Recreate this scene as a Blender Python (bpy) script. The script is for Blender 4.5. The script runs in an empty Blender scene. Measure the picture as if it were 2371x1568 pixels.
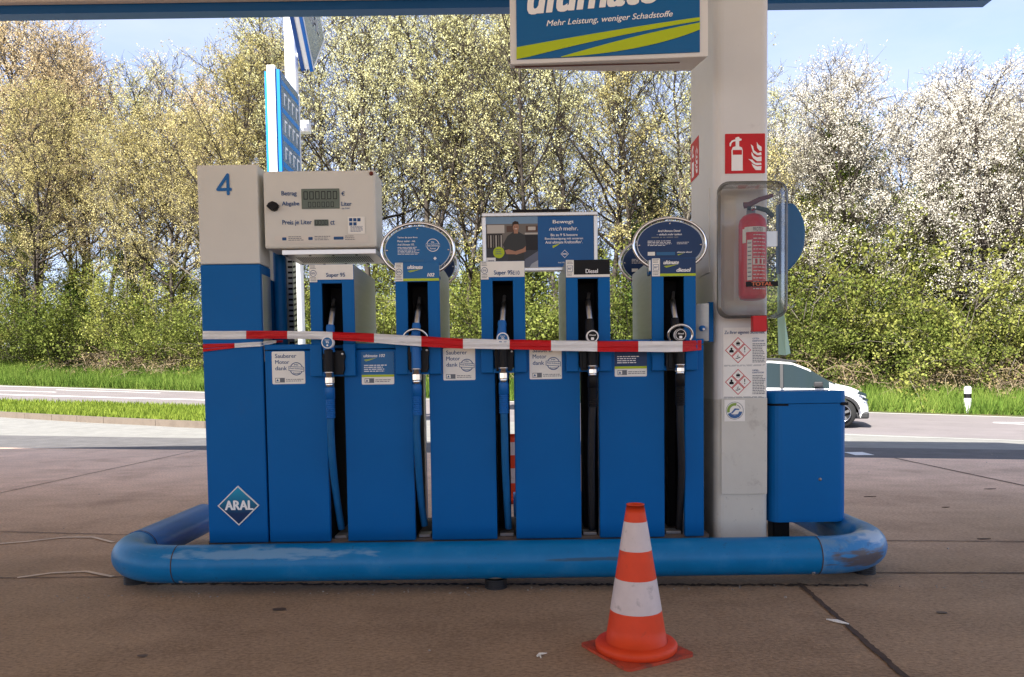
import bpy, bmesh, math, random
import numpy as np
from mathutils import Vector, Matrix
R = math.radians
S = bpy.context.scene
COL = S.collection
# ------------------------------------------------------------------ camera
IW, IH, F = 2371.0, 1568.0, 1750.0          # measuring frame of the photograph
CAMZ = 1.0
cam_d = bpy.data.cameras.new("camera"); cam = bpy.data.objects.new("camera", cam_d); COL.objects.link(cam)
S.camera = cam
cam_d.sensor_width = 36; cam_d.lens = F/IW*36; cam_d.clip_end = 3000; cam_d.clip_start = 0.05
SHIFT = 170.0
cam_d.shift_y = SHIFT/IW
CR = Matrix.Rotation(R(90-2.75), 3, 'X') @ Matrix.Rotation(-0.014, 3, 'Z')
cam.matrix_world = Matrix.Translation((0, 0, CAMZ)) @ CR.to_4x4()
# ------------------------------------------------------------------ world, sun, exposure
SUN_EL, SUN_AZ = R(48), R(215)               # azimuth measured clockwise from +Y: the sun stands behind the camera, to the left
w = bpy.data.worlds.new("World"); S.world = w; w.use_nodes = True
nt = w.node_tree; nt.nodes.clear()
o = nt.nodes.new('ShaderNodeOutputWorld'); bg = nt.nodes.new('ShaderNodeBackground')
sky = nt.nodes.new('ShaderNodeTexSky'); sky.sky_type = 'NISHITA'; sky.sun_disc = False
sky.sun_elevation = SUN_EL; sky.sun_rotation = SUN_AZ; sky.air_density = 1.0; sky.dust_density = .4; sky.ozone_density = 2.0
tc = nt.nodes.new('ShaderNodeTexCoord'); mp = nt.nodes.new('ShaderNodeMapping'); mp.inputs['Scale'].default_value = (1, 1, 3.0)
nz = nt.nodes.new('ShaderNodeTexNoise'); nz.inputs['Scale'].default_value = 2.2; nz.inputs['Detail'].default_value = 6; nz.inputs['Roughness'].default_value = .55
rp = nt.nodes.new('ShaderNodeValToRGB'); rp.color_ramp.elements[0].position = .38; rp.color_ramp.elements[1].position = .62
rp.color_ramp.elements[0].color = (.22, .22, .22, 1); rp.color_ramp.elements[1].color = (.8, .8, .8, 1)
mx = nt.nodes.new('ShaderNodeMixRGB'); mx.inputs['Color2'].default_value = (2.5, 2.8, 3.5, 1)
L = nt.links.new
L(tc.outputs['Generated'], mp.inputs['Vector']); L(mp.outputs[0], nz.inputs['Vector']); L(nz.outputs['Fac'], rp.inputs[0]); L(rp.outputs[0], mx.inputs['Fac'])
tn = nt.nodes.new('ShaderNodeMixRGB'); tn.blend_type = 'MULTIPLY'; tn.inputs['Fac'].default_value = 1; tn.inputs['Color2'].default_value = (1.0, .88, .98, 1); L(sky.outputs[0], tn.inputs['Color1']); L(tn.outputs[0], mx.inputs['Color1']); L(mx.outputs[0], bg.inputs['Color']); L(bg.outputs[0], o.inputs['Surface'])
bg.inputs['Strength'].default_value = 0.095
sd = bpy.data.lights.new("sun", 'SUN'); sd.energy = 4.2; sd.angle = R(.6); sd.color = (1, .95, .86)
sun = bpy.data.objects.new("sun", sd); COL.objects.link(sun)
sdir = Vector((math.sin(SUN_AZ)*math.cos(SUN_EL), math.cos(SUN_AZ)*math.cos(SUN_EL), math.sin(SUN_EL)))
sun.rotation_euler = sdir.to_track_quat('Z', 'Y').to_euler(); sun.location = (-6, -8, 14)
S.view_settings.view_transform = 'Standard'; S.view_settings.look = 'None'; S.view_settings.gamma = 1
S.view_settings.exposure = 1.87
try:
    S.cycles.max_bounces = 8; S.cycles.transparent_max_bounces = 12; S.cycles.diffuse_bounces = 4
except Exception: pass
# ------------------------------------------------------------------ measuring helpers: a picture point on a plane of the world
def ray(px, py):
    return CR @ Vector(((px-IW/2)/F, -(py-IH/2-SHIFT)/F, -1))
def at(px, py, Y):
    d = ray(px, py); t = Y/d.y
    return Vector((d.x*t, Y, CAMZ+d.z*t))
def gr(px, py, z=0.0):
    d = ray(px, py); t = (z-CAMZ)/d.z
    return Vector((d.x*t, d.y*t, z))
def rc(px0, py0, px1, py1, Y):                # x0,x1,z0,z1 of an upright rectangle
    mx_, my = (px0+px1)/2, (py0+py1)/2
    return at(px0, my, Y).x, at(px1, my, Y).x, at(mx_, py1, Y).z, at(mx_, py0, Y).z
def s2l(c):
    return tuple((v/12.92 if v <= .04045 else ((v+.055)/1.055)**2.4) for v in (x/255 for x in c))
# ------------------------------------------------------------------ materials
MATS = {}
def mat(name, col, rough=.5, metal=0, n=0.0, ns=8, bump=0, bs=60, dirt=None, ds=3, dl=.58, coat=0, spec=.3, trans=0, rn=0, stretch=None, d2=None):
    """col linear; n = value variation; dirt = (colour, amount) patches"""
    m = bpy.data.materials.new(name); m.use_nodes = True; t = m.node_tree; N = t.nodes; b = N['Principled BSDF']; K = t.links.new
    b.inputs['Roughness'].default_value = rough; b.inputs['Metallic'].default_value = metal
    b.inputs['Specular IOR Level'].default_value = spec; b.inputs['Coat Weight'].default_value = coat; b.inputs['Coat Roughness'].default_value = .15
    b.inputs['Base Color'].default_value = (*col, 1)
    co = N.new('ShaderNodeTexCoord'); src = co.outputs['Object']
    if stretch:
        mpn = N.new('ShaderNodeMapping'); mpn.inputs['Scale'].default_value = stretch; K(src, mpn.inputs[0]); src = mpn.outputs[0]
    cur = None
    def noise(sc, det=5, ro=.6):
        x = N.new('ShaderNodeTexNoise'); x.inputs['Scale'].default_value = sc; x.inputs['Detail'].default_value = det; x.inputs['Roughness'].default_value = ro; K(src, x.inputs['Vector']); return x
    if n:
        a = noise(ns); r = N.new('ShaderNodeMapRange'); r.inputs[1].default_value = .3; r.inputs[2].default_value = .7; r.inputs[3].default_value = 1-n; r.inputs[4].default_value = 1+n
        K(a.outputs['Fac'], r.inputs[0]); v = N.new('ShaderNodeVectorMath'); v.operation = 'SCALE'; v.inputs[0].default_value = col; K(r.outputs[0], v.inputs['Scale']); cur = v.outputs[0]
    for k, dd in enumerate([dirt, d2]):
        if not dd: continue
        a = noise(ds if k == 0 else dd[2], 8, .68); rr = N.new('ShaderNodeValToRGB'); lo = dl if k == 0 else dd[3]
        rr.color_ramp.elements[0].position = lo; rr.color_ramp.elements[1].position = lo+.14
        rr.color_ramp.elements[1].color = (dd[1],)*3+(1,); K(a.outputs['Fac'], rr.inputs[0])
        q = N.new('ShaderNodeMixRGB'); K(rr.outputs[0], q.inputs['Fac']); q.inputs['Color2'].default_value = (*dd[0], 1)
        if cur: K(cur, q.inputs['Color1'])
        else: q.inputs['Color1'].default_value = (*col, 1)
        cur = q.outputs[0]
    if cur: K(cur, b.inputs['Base Color'])
    if rn:
        a = noise(ns*2.3); r = N.new('ShaderNodeMapRange'); r.inputs[3].default_value = max(0, rough-rn); r.inputs[4].default_value = min(1, rough+rn); K(a.outputs['Fac'], r.inputs[0]); K(r.outputs[0], b.inputs['Roughness'])
    if bump:
        a = noise(bs, 4); bp = N.new('ShaderNodeBump'); bp.inputs['Strength'].default_value = bump; bp.inputs['Distance'].default_value = .01; K(a.outputs['Fac'], bp.inputs['Height']); K(bp.outputs[0], b.inputs['Normal'])
    MATS[name] = m; return m
def leafmat(name, c1, c2, tr=.35, c3=None):
    m = bpy.data.materials.new(name); m.use_nodes = True; t = m.node_tree; N = t.nodes; K = t.links.new; N.clear()
    out = N.new('ShaderNodeOutputMaterial'); d = N.new('ShaderNodeBsdfDiffuse'); tl = N.new('ShaderNodeBsdfTranslucent'); mi = N.new('ShaderNodeMixShader'); mi.inputs[0].default_value = tr
    g = N.new('ShaderNodeNewGeometry'); oi = N.new('ShaderNodeObjectInfo'); rr = N.new('ShaderNodeValToRGB')
    rr.color_ramp.elements[0].color = (*c1, 1); rr.color_ramp.elements[1].color = (*c2, 1)
    if c3: e = rr.color_ramp.elements.new(.5); e.color = (*c3, 1)
    co = N.new('ShaderNodeTexCoord'); nz = N.new('ShaderNodeTexNoise'); nz.inputs['Scale'].default_value = .55; nz.inputs['Detail'].default_value = 3; K(co.outputs['Object'], nz.inputs[0])
    ma = N.new('ShaderNodeMath'); ma.operation = 'MULTIPLY_ADD'; K(g.outputs['Random Per Island'], ma.inputs[0]); ma.inputs[1].default_value = .55; K(nz.outputs['Fac'], ma.inputs[2])
    mb = N.new('ShaderNodeMath'); mb.operation = 'MULTIPLY_ADD'; K(oi.outputs['Random'], mb.inputs[0]); mb.inputs[1].default_value = .35; K(ma.outputs[0], mb.inputs[2])
    mc = N.new('ShaderNodeMath'); mc.operation = 'SUBTRACT'; K(mb.outputs[0], mc.inputs[0]); mc.inputs[1].default_value = .45
    K(mc.outputs[0], rr.inputs[0]); K(rr.outputs[0], d.inputs[0]); K(rr.outputs[0], tl.inputs[0]); K(d.outputs[0], mi.inputs[1]); K(tl.outputs[0], mi.inputs[2]); K(mi.outputs[0], out.inputs[0])
    return m
def clearmat(name, tint=(.93, .95, .94), fr=1.0, haze=.06):
    m = bpy.data.materials.new(name); m.use_nodes = True; t = m.node_tree; N = t.nodes; K = t.links.new; N.clear()
    out = N.new('ShaderNodeOutputMaterial'); tr = N.new('ShaderNodeBsdfTransparent'); tr.inputs[0].default_value = (*tint, 1); gl = N.new('ShaderNodeBsdfGlossy'); gl.inputs['Roughness'].default_value = .06
    df = N.new('ShaderNodeBsdfDiffuse'); df.inputs[0].default_value = (.6, .6, .57, 1); m0 = N.new('ShaderNodeMixShader'); 
    nz = N.new('ShaderNodeTexNoise'); nz.inputs['Scale'].default_value = 14; nz.inputs['Detail'].default_value = 5; mr = N.new('ShaderNodeMapRange'); mr.inputs[1].default_value = .4; mr.inputs[2].default_value = .75; mr.inputs[3].default_value = haze*.4; mr.inputs[4].default_value = haze*2.4
    co = N.new('ShaderNodeTexCoord'); K(co.outputs['Object'], nz.inputs[0]); K(nz.outputs['Fac'], mr.inputs[0]); K(mr.outputs[0], m0.inputs[0])
    K(tr.outputs[0], m0.inputs[1]); K(df.outputs[0], m0.inputs[2])
    f = N.new('ShaderNodeFresnel'); f.inputs[0].default_value = 1.45*fr; m1 = N.new('ShaderNodeMixShader'); K(f.outputs[0], m1.inputs[0]); K(m0.outputs[0], m1.inputs[1]); K(gl.outputs[0], m1.inputs[2]); K(m1.outputs[0], out.inputs[0])
    return m
BLUE = (.0, .118, .375)
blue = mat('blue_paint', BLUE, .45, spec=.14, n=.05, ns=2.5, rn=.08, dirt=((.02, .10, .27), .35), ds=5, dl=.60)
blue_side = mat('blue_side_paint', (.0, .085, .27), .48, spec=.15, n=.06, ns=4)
railblue = mat('rail_blue', (.0, .165, .40), .36, n=.10, ns=6, rn=.12, dirt=((.05, .22, .42), .4), ds=6, dl=.54, d2=((.02, .05, .08), .8, 26, .62), bump=.06, bs=30)
railworn = mat('rail_blue_worn', (.03, .20, .46), .34, n=.14, ns=7, rn=.15, dirt=((.16, .28, .38), .7), ds=7, dl=.50, d2=((.05, .05, .05), .85, 13, .60), bump=.12, bs=30)
def patch(m, c, rad, col, amt=.9):        # a scraped, rusted patch with its own shape at one spot of the tube
    t = m.node_tree; N = t.nodes; b = N['Principled BSDF']; src = b.inputs['Base Color'].links[0].from_socket; K = t.links.new
    co = N.new('ShaderNodeTexCoord'); q = N.new('ShaderNodeMapping'); q.inputs['Location'].default_value = [-c[i]/rad[i] for i in range(3)]; q.inputs['Scale'].default_value = [1/r for r in rad]; K(co.outputs['Object'], q.inputs[0])
    ln = N.new('ShaderNodeVectorMath'); ln.operation = 'LENGTH'; K(q.outputs[0], ln.inputs[0])
    nz = N.new('ShaderNodeTexNoise'); nz.inputs['Scale'].default_value = 22; nz.inputs['Detail'].default_value = 8; q2 = N.new('ShaderNodeMapping'); q2.inputs['Scale'].default_value = (.5, .5, 3); K(co.outputs['Object'], q2.inputs[0]); K(q2.outputs[0], nz.inputs[0])
    a = N.new('ShaderNodeMath'); a.operation = 'MULTIPLY_ADD'; K(nz.outputs['Fac'], a.inputs[0]); a.inputs[1].default_value = 1.6; K(ln.outputs['Value'], a.inputs[2])
    r = N.new('ShaderNodeMapRange'); r.inputs[1].default_value = 1.75; r.inputs[2].default_value = 1.45; r.inputs[3].default_value = 0; r.inputs[4].default_value = amt; K(a.outputs[0], r.inputs[0])
    mi = N.new('ShaderNodeMixRGB'); K(r.outputs[0], mi.inputs['Fac']); K(src, mi.inputs['Color1']); mi.inputs['Color2'].default_value = (*col, 1); K(mi.outputs[0], b.inputs['Base Color'])
railviolet = mat('rail_sleeve', (.01, .135, .42), .34, n=.06, ns=6, rn=.1)
cream = mat('cream_paint', (.69, .68, .61), .45, n=.04, ns=3)
white = mat('white_paint', (.78, .77, .73), .45, n=.03, ns=4)
pillarw = mat('pillar_paint', (.70, .70, .67), .42, n=.04, ns=3, dirt=((.30, .28, .25), .35), ds=6, dl=.64)
pillard = mat('pillar_paint_dirty', (.60, .59, .52), .55, n=.06, ns=4, dirt=((.33, .30, .26), .6), ds=9, dl=.60, d2=((.06, .055, .05), .9, 70, .63))
steel = mat('stainless_steel', (.44, .46, .46), .42, .55, n=.06, ns=3, rn=.08, stretch=(1, 1, 14))
chrome = mat('chrome', (.72, .72, .70), .12, 1)
alu = mat('aluminium', (.62, .62, .60), .38, 1)
black = mat('black_plastic', (.008, .008, .009), .5, spec=.2)
rubber = mat('black_rubber', (.018, .018, .019), .55, n=.2, ns=30)
dark = mat('dark_cavity', (.008, .008, .009), .8)
bhose = mat('blue_hose', (.012, .13, .33), .42, n=.08, ns=20)
bgrip = mat('blue_grip', (.008, .13, .42), .4)
navy = mat('navy_print', (.006, .035, .12), .35)
ultb = mat('cyan_blue_print', (.005, .125, .33), .35)
txb = mat('blue_ink', (.012, .075, .22), .5)
num4 = mat('numeral_blue', (.006, .13, .38), .45)
txw = mat('white_ink', (.90, .90, .88), .5)
lime = mat('lime_print', (.46, .58, .015), .4)
paperw = mat('white_sticker', (.86, .85, .78), .5, n=.04, ns=12)
inkg = mat('grey_ink', (.16, .18, .20), .6)
lcd = mat('lcd_glass', (.13, .16, .12), .25)
lcdk = mat('lcd_segment', (.012, .015, .012), .4)
red = mat('red_paint', (.56, .012, .015), .42, n=.06, ns=9)
redx = mat('extinguisher_red', (.66, .014, .010), .3, coat=.4, dirt=((.45, .12, .04), .5), ds=6, dl=.56)
tapew = mat('tape_white', (.86, .86, .84), .32, n=.06, ns=3, bump=1, bs=2.5, stretch=(2, 2, 45))
taper = mat('tape_red', (.60, .010, .014), .32, n=.10, ns=3, bump=1, bs=2.5, stretch=(2, 2, 45))
orange = mat('cone_orange', (.72, .062, .014), .5, n=.06, ns=14, dirt=((.35, .06, .03), .55), ds=16, dl=.60)
coned = mat('cone_base_dirty', (.50, .07, .03), .65, n=.14, ns=16, dirt=((.16, .07, .05), .7), ds=12, dl=.46)
conew = mat('cone_reflective', (.66, .57, .54), .5, n=.05, ns=20, dirt=((.30, .26, .24), .7), ds=22, dl=.56, d2=((.08, .07, .06), .9, 60, .66))
canw = mat('canopy_white', (.55, .51, .46), .55, n=.05, ns=1.5, dirt=((.30, .26, .22), .4), ds=1.5, dl=.52)
canb = mat('canopy_blue', (.01, .10, .30), .4)
soff = mat('soffit_white', (.78, .77, .74), .5)
clear = clearmat('clear_acrylic', (.84, .85, .82), haze=.008)
brown = mat('rust_strip', (.16, .035, .02), .6)
bins = mat('bin_blue', (.0, .122, .375), .42, spec=.16, n=.04, ns=3, rn=.08, dirt=((.03, .12, .30), .4), ds=7, dl=.62)
tealb = mat('dispenser_blue', (.006, .095, .23), .35, coat=.2)
greenp = mat('green_towel', (.42, .62, .46), .7)
# ------------------------------------------------------------------ mesh building
ORG = {}
def tag(o, label=None, cat=None, group=None, kind=None):
    if label: o['label'] = label
    if cat: o['category'] = cat
    if group: o['group'] = group
    if kind: o['kind'] = kind
    return o
def empty(name, loc, label=None, cat=None, group=None):
    o = bpy.data.objects.new(name, None); COL.objects.link(o); o.location = loc; ORG[o.name] = Vector(loc); o.empty_display_size = .1
    return tag(o, label, cat, group)
class MB:
    def __init__(s): s.v = []; s.f = []; s.mi = []; s.sm = []; s.ms = []
    def m(s, mt):
        if mt not in s.ms: s.ms.append(mt)
        return s.ms.index(mt)
    def add(s, vs, fs, mt, smooth=False):
        b = len(s.v); s.v += [tuple(x) for x in vs]; k = s.m(mt)
        for f in fs: s.f.append([b+i for i in f]); s.mi.append(k); s.sm.append(smooth)
        return s
    def bm(s, B, mt, smooth=False):
        B.verts.index_update(); return s.add([v.co[:] for v in B.verts], [[v.index for v in f.verts] for f in B.faces], mt, smooth)
    def box(s, x0, x1, y0, y1, z0, z1, mt, bev=0, seg=2):
        B = bmesh.new(); bmesh.ops.create_cube(B, size=1)
        for v in B.verts: v.co = Vector(((x0+x1)/2+v.co.x*(x1-x0), (y0+y1)/2+v.co.y*(y1-y0), (z0+z1)/2+v.co.z*(z1-z0)))
        if bev: bmesh.ops.bevel(B, geom=B.edges[:], offset=bev, segments=seg, affect='EDGES', profile=.5)
        s.bm(B, mt); B.free(); return s
    def prism(s, poly, y0, y1, mt, cap=True):     # poly of (x,z), front at y0
        n = len(poly); vs = [(x, y0, z) for x, z in poly]+[(x, y1, z) for x, z in poly]
        fs = [[i, i+n, (i+1) % n+n, (i+1) % n] for i in range(n)]
        if cap: fs += [list(range(n)), list(range(2*n-1, n-1, -1))]
        return s.add(vs, fs, mt)
    def vprism(s, poly, z0, z1, mt):              # poly of (x,y), upright
        n = len(poly); vs = [(x, y, z0) for x, y in poly]+[(x, y, z1) for x, y in poly]
        return s.add(vs, [[i, (i+1) % n, (i+1) % n+n, i+n] for i in range(n)]+[list(range(n))[::-1], list(range(n, 2*n))], mt)
    def tube(s, pts, r, mt, n=12, closed=False, cap=True, smooth=True, sq=None):
        pts = [Vector(p) for p in pts]; N = len(pts); rr = r if isinstance(r, (list, tuple)) else [r]*N
        vs = []; up = None
        for i, p in enumerate(pts):
            a = pts[i-1] if (i > 0 or closed) else pts[i]; c = pts[(i+1) % N] if (i < N-1 or closed) else pts[i]
            t = (c-a).normalized()
            if up is None: up = Vector((0, 0, 1)) if abs(t.z) < .9 else Vector((0, 1, 0))
            u = t.cross(up).normalized(); vv = u.cross(t).normalized(); up = vv
            for k in range(n):
                an = 2*math.pi*k/n; vs.append(p+(u*math.cos(an)+vv*math.sin(an)*(sq or 1))*rr[i])
        fs = []
        for i in range(N if closed else N-1):
            for k in range(n):
                a = i*n+k; b_ = i*n+(k+1) % n; c = ((i+1) % N)*n+(k+1) % n; d = ((i+1) % N)*n+k; fs.append([a, d, c, b_])
        s.add(vs, fs, mt, smooth)
        if cap and not closed: s.add(vs[:n], [list(range(n))], mt); s.add(vs[-n:], [list(range(n))[::-1]], mt)
        return s
    def lathe(s, prof, c, mt, n=32, axis='z', smooth=True):
        vs = []; fs = []; c = Vector(c)
        for r, h in prof:
            for k in range(n):
                a = 2*math.pi*k/n; p = (r*math.cos(a), r*math.sin(a), h) if axis == 'z' else (r*math.cos(a), h, r*math.sin(a))
                vs.append(c+Vector(p))
        for i in range(len(prof)-1):
            for k in range(n):
                q = [i*n+k, i*n+(k+1) % n, (i+1)*n+(k+1) % n, (i+1)*n+k]; fs.append(q if axis == 'z' else q[::-1])
        return s.add(vs, fs, mt, smooth)
    def disc(s, cx, cz, r, y, mt, n=32, rz=None, r0=0):
        rz = rz or r
        if not r0: return s.add([(cx+r*math.cos(2*math.pi*k/n), y, cz+rz*math.sin(2*math.pi*k/n)) for k in range(n)], [list(range(n))], mt)
        vs = []
        for q in (1, r0):
            vs += [(cx+q*r*math.cos(2*math.pi*k/n), y, cz+q*rz*math.sin(2*math.pi*k/n)) for k in range(n)]
        return s.add(vs, [[k, (k+1) % n, n+(k+1) % n, n+k] for k in range(n)], mt)
    def quad(s, x0, x1, z0, z1, y, mt): return s.add([(x0, y, z0), (x1, y, z0), (x1, y, z1), (x0, y, z1)], [[0, 1, 2, 3]], mt)
    def rquad(s, x0, x1, z0, z1, y, mt, r=.006, th=0, n=4):
        p = []
        for cx, cz, a0 in ((x1-r, z1-r, 0), (x0+r, z1-r, 90), (x0+r, z0+r, 180), (x1-r, z0+r, 270)):
            for k in range(n+1): a = R(a0+90*k/n); p.append((cx+r*math.cos(a), cz+r*math.sin(a)))
        if th: return s.prism(p, y, y+th, mt)
        return s.add([(x, y, z) for x, z in p], [list(range(len(p)))], mt)
    def poly(s, pts, y, mt): return s.add([(x, y, z) for x, z in pts], [list(range(len(pts)))], mt)
    def text(s, txt, x0, x1, z0, z1, y, mt, bold=0, shear=0, fit='box', rot=0, slope=0, fn=None):
        c = bpy.data.curves.new('t', 'FONT'); c.body = txt; c.shear = shear; c.resolution_u = 3; c.space_line = .95
        ob = bpy.data.objects.new('t', c); me = bpy.data.meshes.new_from_object(ob)
        P = np.array([v.co[:] for v in me.vertices]) if len(me.vertices) else np.zeros((0, 3))
        fs = [list(p.vertices) for p in me.polygons]
        bpy.data.objects.remove(ob); bpy.data.curves.remove(c); bpy.data.meshes.remove(me)
        if not len(P): return s
        a, b_ = P[:, 0].min(), P[:, 0].max(); lo, hi = P[:, 1].min(), P[:, 1].max()
        sx = (x1-x0)/(b_-a); sz = (z1-z0)/(hi-lo)
        if fit == 'h': sx = sz
        if fit == 'w': sz = sx
        vs = []
        if bold: x0 += bold*sx; sx = max(sx*.1, (x1-x0-bold*sx)/(b_-a))
        for px, pz, _ in P:
            X = x0+(px-a)*sx; Z = (z1-(hi-pz)*sz if fit == 'w' else z0+(pz-lo)*sz)+slope*(px-a)*sx
            vs.append((X, y, Z) if fn is None else fn(X, Z))
        if bold and fn is None:
            for k, dx in enumerate((-bold, bold)): s.add([(v_[0]+dx*sx, v_[1]-.00006*(k+1), v_[2]) for v_ in vs], fs, mt)
            s.add([(v_[0], v_[1]-.00018, v_[2]+bold*.5*sz) for v_ in vs], fs, mt)
        return s.add(vs, fs, mt)
    def build(s, name, parent=None, label=None, cat=None, group=None, kind=None, org=None, bevel=0):
        me = bpy.data.meshes.new(name); 
        O = ORG[parent.name] if parent else (Vector(org) if org is not None else Vector((0, 0, 0)))
        me.from_pydata([(x-O.x, y-O.y, z-O.z) for x, y, z in s.v], [], s.f)
        for m_ in s.ms: me.materials.append(m_)
        me.polygons.foreach_set('material_index', s.mi); me.polygons.foreach_set('use_smooth', s.sm); me.update()
        ob = bpy.data.objects.new(name, me); COL.objects.link(ob)
        if parent: ob.parent = parent; ORG[ob.name] = O
        else: ob.location = O; ORG[ob.name] = O
        if bevel:
            bv = ob.modifiers.new('b', 'BEVEL'); bv.width = bevel; bv.segments = 2; bv.limit_method = 'ANGLE'; bv.angle_limit = R(40)
        return tag(ob, label, cat, group, kind)
def ptext(mb, txt, a, b, c, d, Y, mt, **k):
    x0, x1, z0, z1 = rc(a, b, c, d, Y); return mb.text(txt, x0, x1, z0, z1, Y, mt, **k)
def lines(mb, x0, x1, z0, z1, n, y, mt, frac=.45, seed=0):   # a block of print too small to read: rows of word-length dashes
    rd = random.Random(seed); dz = (z1-z0)/n
    for i in range(n):
        zt = z1-i*dz; x = x0; end = x1-(x1-x0)*rd.uniform(0, .25)
        while x < end:
            wl = min(rd.uniform(.05, .22)*(x1-x0), end-x); mb.quad(x, x+wl, zt-dz*frac, zt, y, mt); x += wl+(x1-x0)*.03
# ================================================================== GROUND
conc = mat('forecourt_concrete', (.335, .240, .155), .8, n=.08, ns=.9, bump=.35, bs=90, spec=.15, dirt=((.21, .145, .092), .5), ds=1.3, dl=.50, d2=((.10, .07, .05), .6, 60, .60), rn=.15)
def roughen(m, sc=3.0, amt=.2):
    t = m.node_tree; N = t.nodes; b = N['Principled BSDF']; src = b.inputs['Base Color'].links[0].from_socket
    co = N.new('ShaderNodeTexCoord'); mpp = N.new('ShaderNodeMapping'); mpp.inputs['Scale'].default_value = (1, 1.8, 1); t.links.new(co.outputs['Object'], mpp.inputs[0])
    nz = N.new('ShaderNodeTexNoise'); nz.inputs['Scale'].default_value = sc; nz.inputs['Detail'].default_value = 9; nz.inputs['Roughness'].default_value = .7; t.links.new(mpp.outputs[0], nz.inputs[0])
    r = N.new('ShaderNodeMapRange'); r.inputs[1].default_value = .3; r.inputs[2].default_value = .7; r.inputs[3].default_value = 1-amt; r.inputs[4].default_value = 1+amt; t.links.new(nz.outputs['Fac'], r.inputs[0])
    v = N.new('ShaderNodeVectorMath'); v.operation = 'SCALE'; t.links.new(src, v.inputs[0]); t.links.new(r.outputs[0], v.inputs['Scale']); t.links.new(v.outputs[0], b.inputs['Base Color'])
def outer_daylight(m):                                # slabs oil-soiled by the island; daylight painted in as lighter, pinker colour farther out
    t = m.node_tree; N = t.nodes; b = N['Principled BSDF']; src = b.inputs['Base Color'].links[0].from_socket; K = t.links.new
    co = N.new('ShaderNodeTexCoord'); sp_ = N.new('ShaderNodeSeparateXYZ'); K(co.outputs['Object'], sp_.inputs[0]); nz = N.new('ShaderNodeTexNoise'); nz.inputs['Scale'].default_value = .7; nz.inputs['Detail'].default_value = 6; K(co.outputs['Object'], nz.inputs[0])
    a = N.new('ShaderNodeMath'); a.operation = 'MULTIPLY_ADD'; K(nz.outputs['Fac'], a.inputs[0]); a.inputs[1].default_value = 3.5; K(sp_.outputs['Y'], a.inputs[2])
    r = N.new('ShaderNodeMapRange'); r.inputs[1].default_value = 5.5; r.inputs[2].default_value = 9.5; K(a.outputs[0], r.inputs[0])
    g = N.new('ShaderNodeVectorMath'); g.operation = 'MULTIPLY'; K(src, g.inputs[0]); g.inputs[1].default_value = (2.2, 2.15, 2.4)
    mi = N.new('ShaderNodeMixRGB'); K(r.outputs[0], mi.inputs['Fac']); K(src, mi.inputs['Color1']); K(g.outputs[0], mi.inputs['Color2']); K(mi.outputs[0], b.inputs['Base Color'])
outer_daylight(conc); roughen(conc, 2.2, .12); roughen(conc, 48, .42)
asph_shade = mat('shade_tinted_asphalt', (.105, .10, .10), .8, n=.2, ns=3, bump=.5, bs=120)  # canopy shadow along the lane edge painted in as a darker asphalt colour
asph_l = mat('light_asphalt', (.205, .20, .185), .8, n=.12, ns=2.2, bump=.5, bs=120, d2=((.32, .31, .29), .5, 60, .55)); roughen(asph_l, 4, .14)
asph_r = mat('road_asphalt', (.175, .155, .155), .8, n=.10, ns=.8, bump=.5, bs=120, d2=((.27, .24, .25), .5, 40, .55)); roughen(asph_r, 1.2, .10)
mark = mat('road_paint', (.70, .70, .68), .6, n=.1, ns=8)
soil = mat('woodland_soil', (.055, .060, .022), .9, n=.4, ns=1.2, dirt=((.09, .07, .04), .7), ds=.7, dl=.5)
joint = mat('joint_filler', (.075, .050, .036), .8, n=.3, ns=12)
kerbm = mat('kerb_concrete', (.15, .12, .095), .8, n=.15, ns=5, dirt=((.12, .10, .08), .7), ds=5, dl=.56)
def wline(pl, pr):                          # world line through two points -> functions of x
    (x0, y0, z0), (x1, y1, z1) = pl, pr
    def fn(x):
        t = (x-x0)/(x1-x0); return y0+(y1-y0)*t, z0+(z1-z0)*max(-.8, min(1.7, t))
    return fn
L5 = wline(gr(0, 1037), gr(2371, 1064)); L4 = wline(gr(0, 1008), gr(2371, 1042))
LB = wline(at(0, 934, 24), at(2371, 1019, 14.5)); LC = wline(at(0, 893, 32), at(2371, 966, 21))
LD = lambda x: (LC(x)[0]+3.4, LC(x)[1]+.75)
LE = lambda x: (LC(x)[0]+26, LC(x)[1]+2.2)
LF = lambda x: (900, 6.0)
CH = [L5, L4, LB, LC, LD, LE, LF]
def gz(x, y):
    p = [c(x) for c in CH]
    if y <= p[0][0]: return 0.0
    for a, b in zip(p, p[1:]):
        if y <= b[0]: return a[1]+(b[1]-a[1])*(y-a[0])/max(b[0]-a[0], 1e-6)
    return p[-1][1]
def groundpt(px, py):                       # where a picture ray meets the terrain
    d = ray(px, py); t = 1.0
    for _ in range(4000):
        p = d*t
        if CAMZ+p.z <= gz(p.x, p.y): return Vector((p.x, p.y, gz(p.x, p.y)))
        t *= 1.002
    return p
XS = list(range(-60, 61, 4))
def strip(name, A, B, mt, sub=1, xs=XS):
    vs = []; fs = []
    for i in range(sub+1):
        for x in xs:
            (ya, za), (yb, zb) = A(x), B(x); t = i/sub; vs.append((x, ya+(yb-ya)*t, za+(zb-za)*t))
    n = len(xs)
    for i in range(sub):
        for k in range(n-1): fs.append([i*n+k, i*n+k+1, (i+1)*n+k+1, (i+1)*n+k])
    return MB().add(vs, fs, mt, True).build(name, kind='structure')
strip('forecourt', lambda x: (-45, 0), L5, conc)
strip('shaded_lane_edge', L5, L4, asph_shade)
strip('access_lane', L4, LB, asph_l, 4)
strip('road', LB, LC, asph_r, 3)
strip('verge_bank', LC, LD, soil, 2)
strip('woodland_floor', LD, LE, soil, 3)
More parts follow.
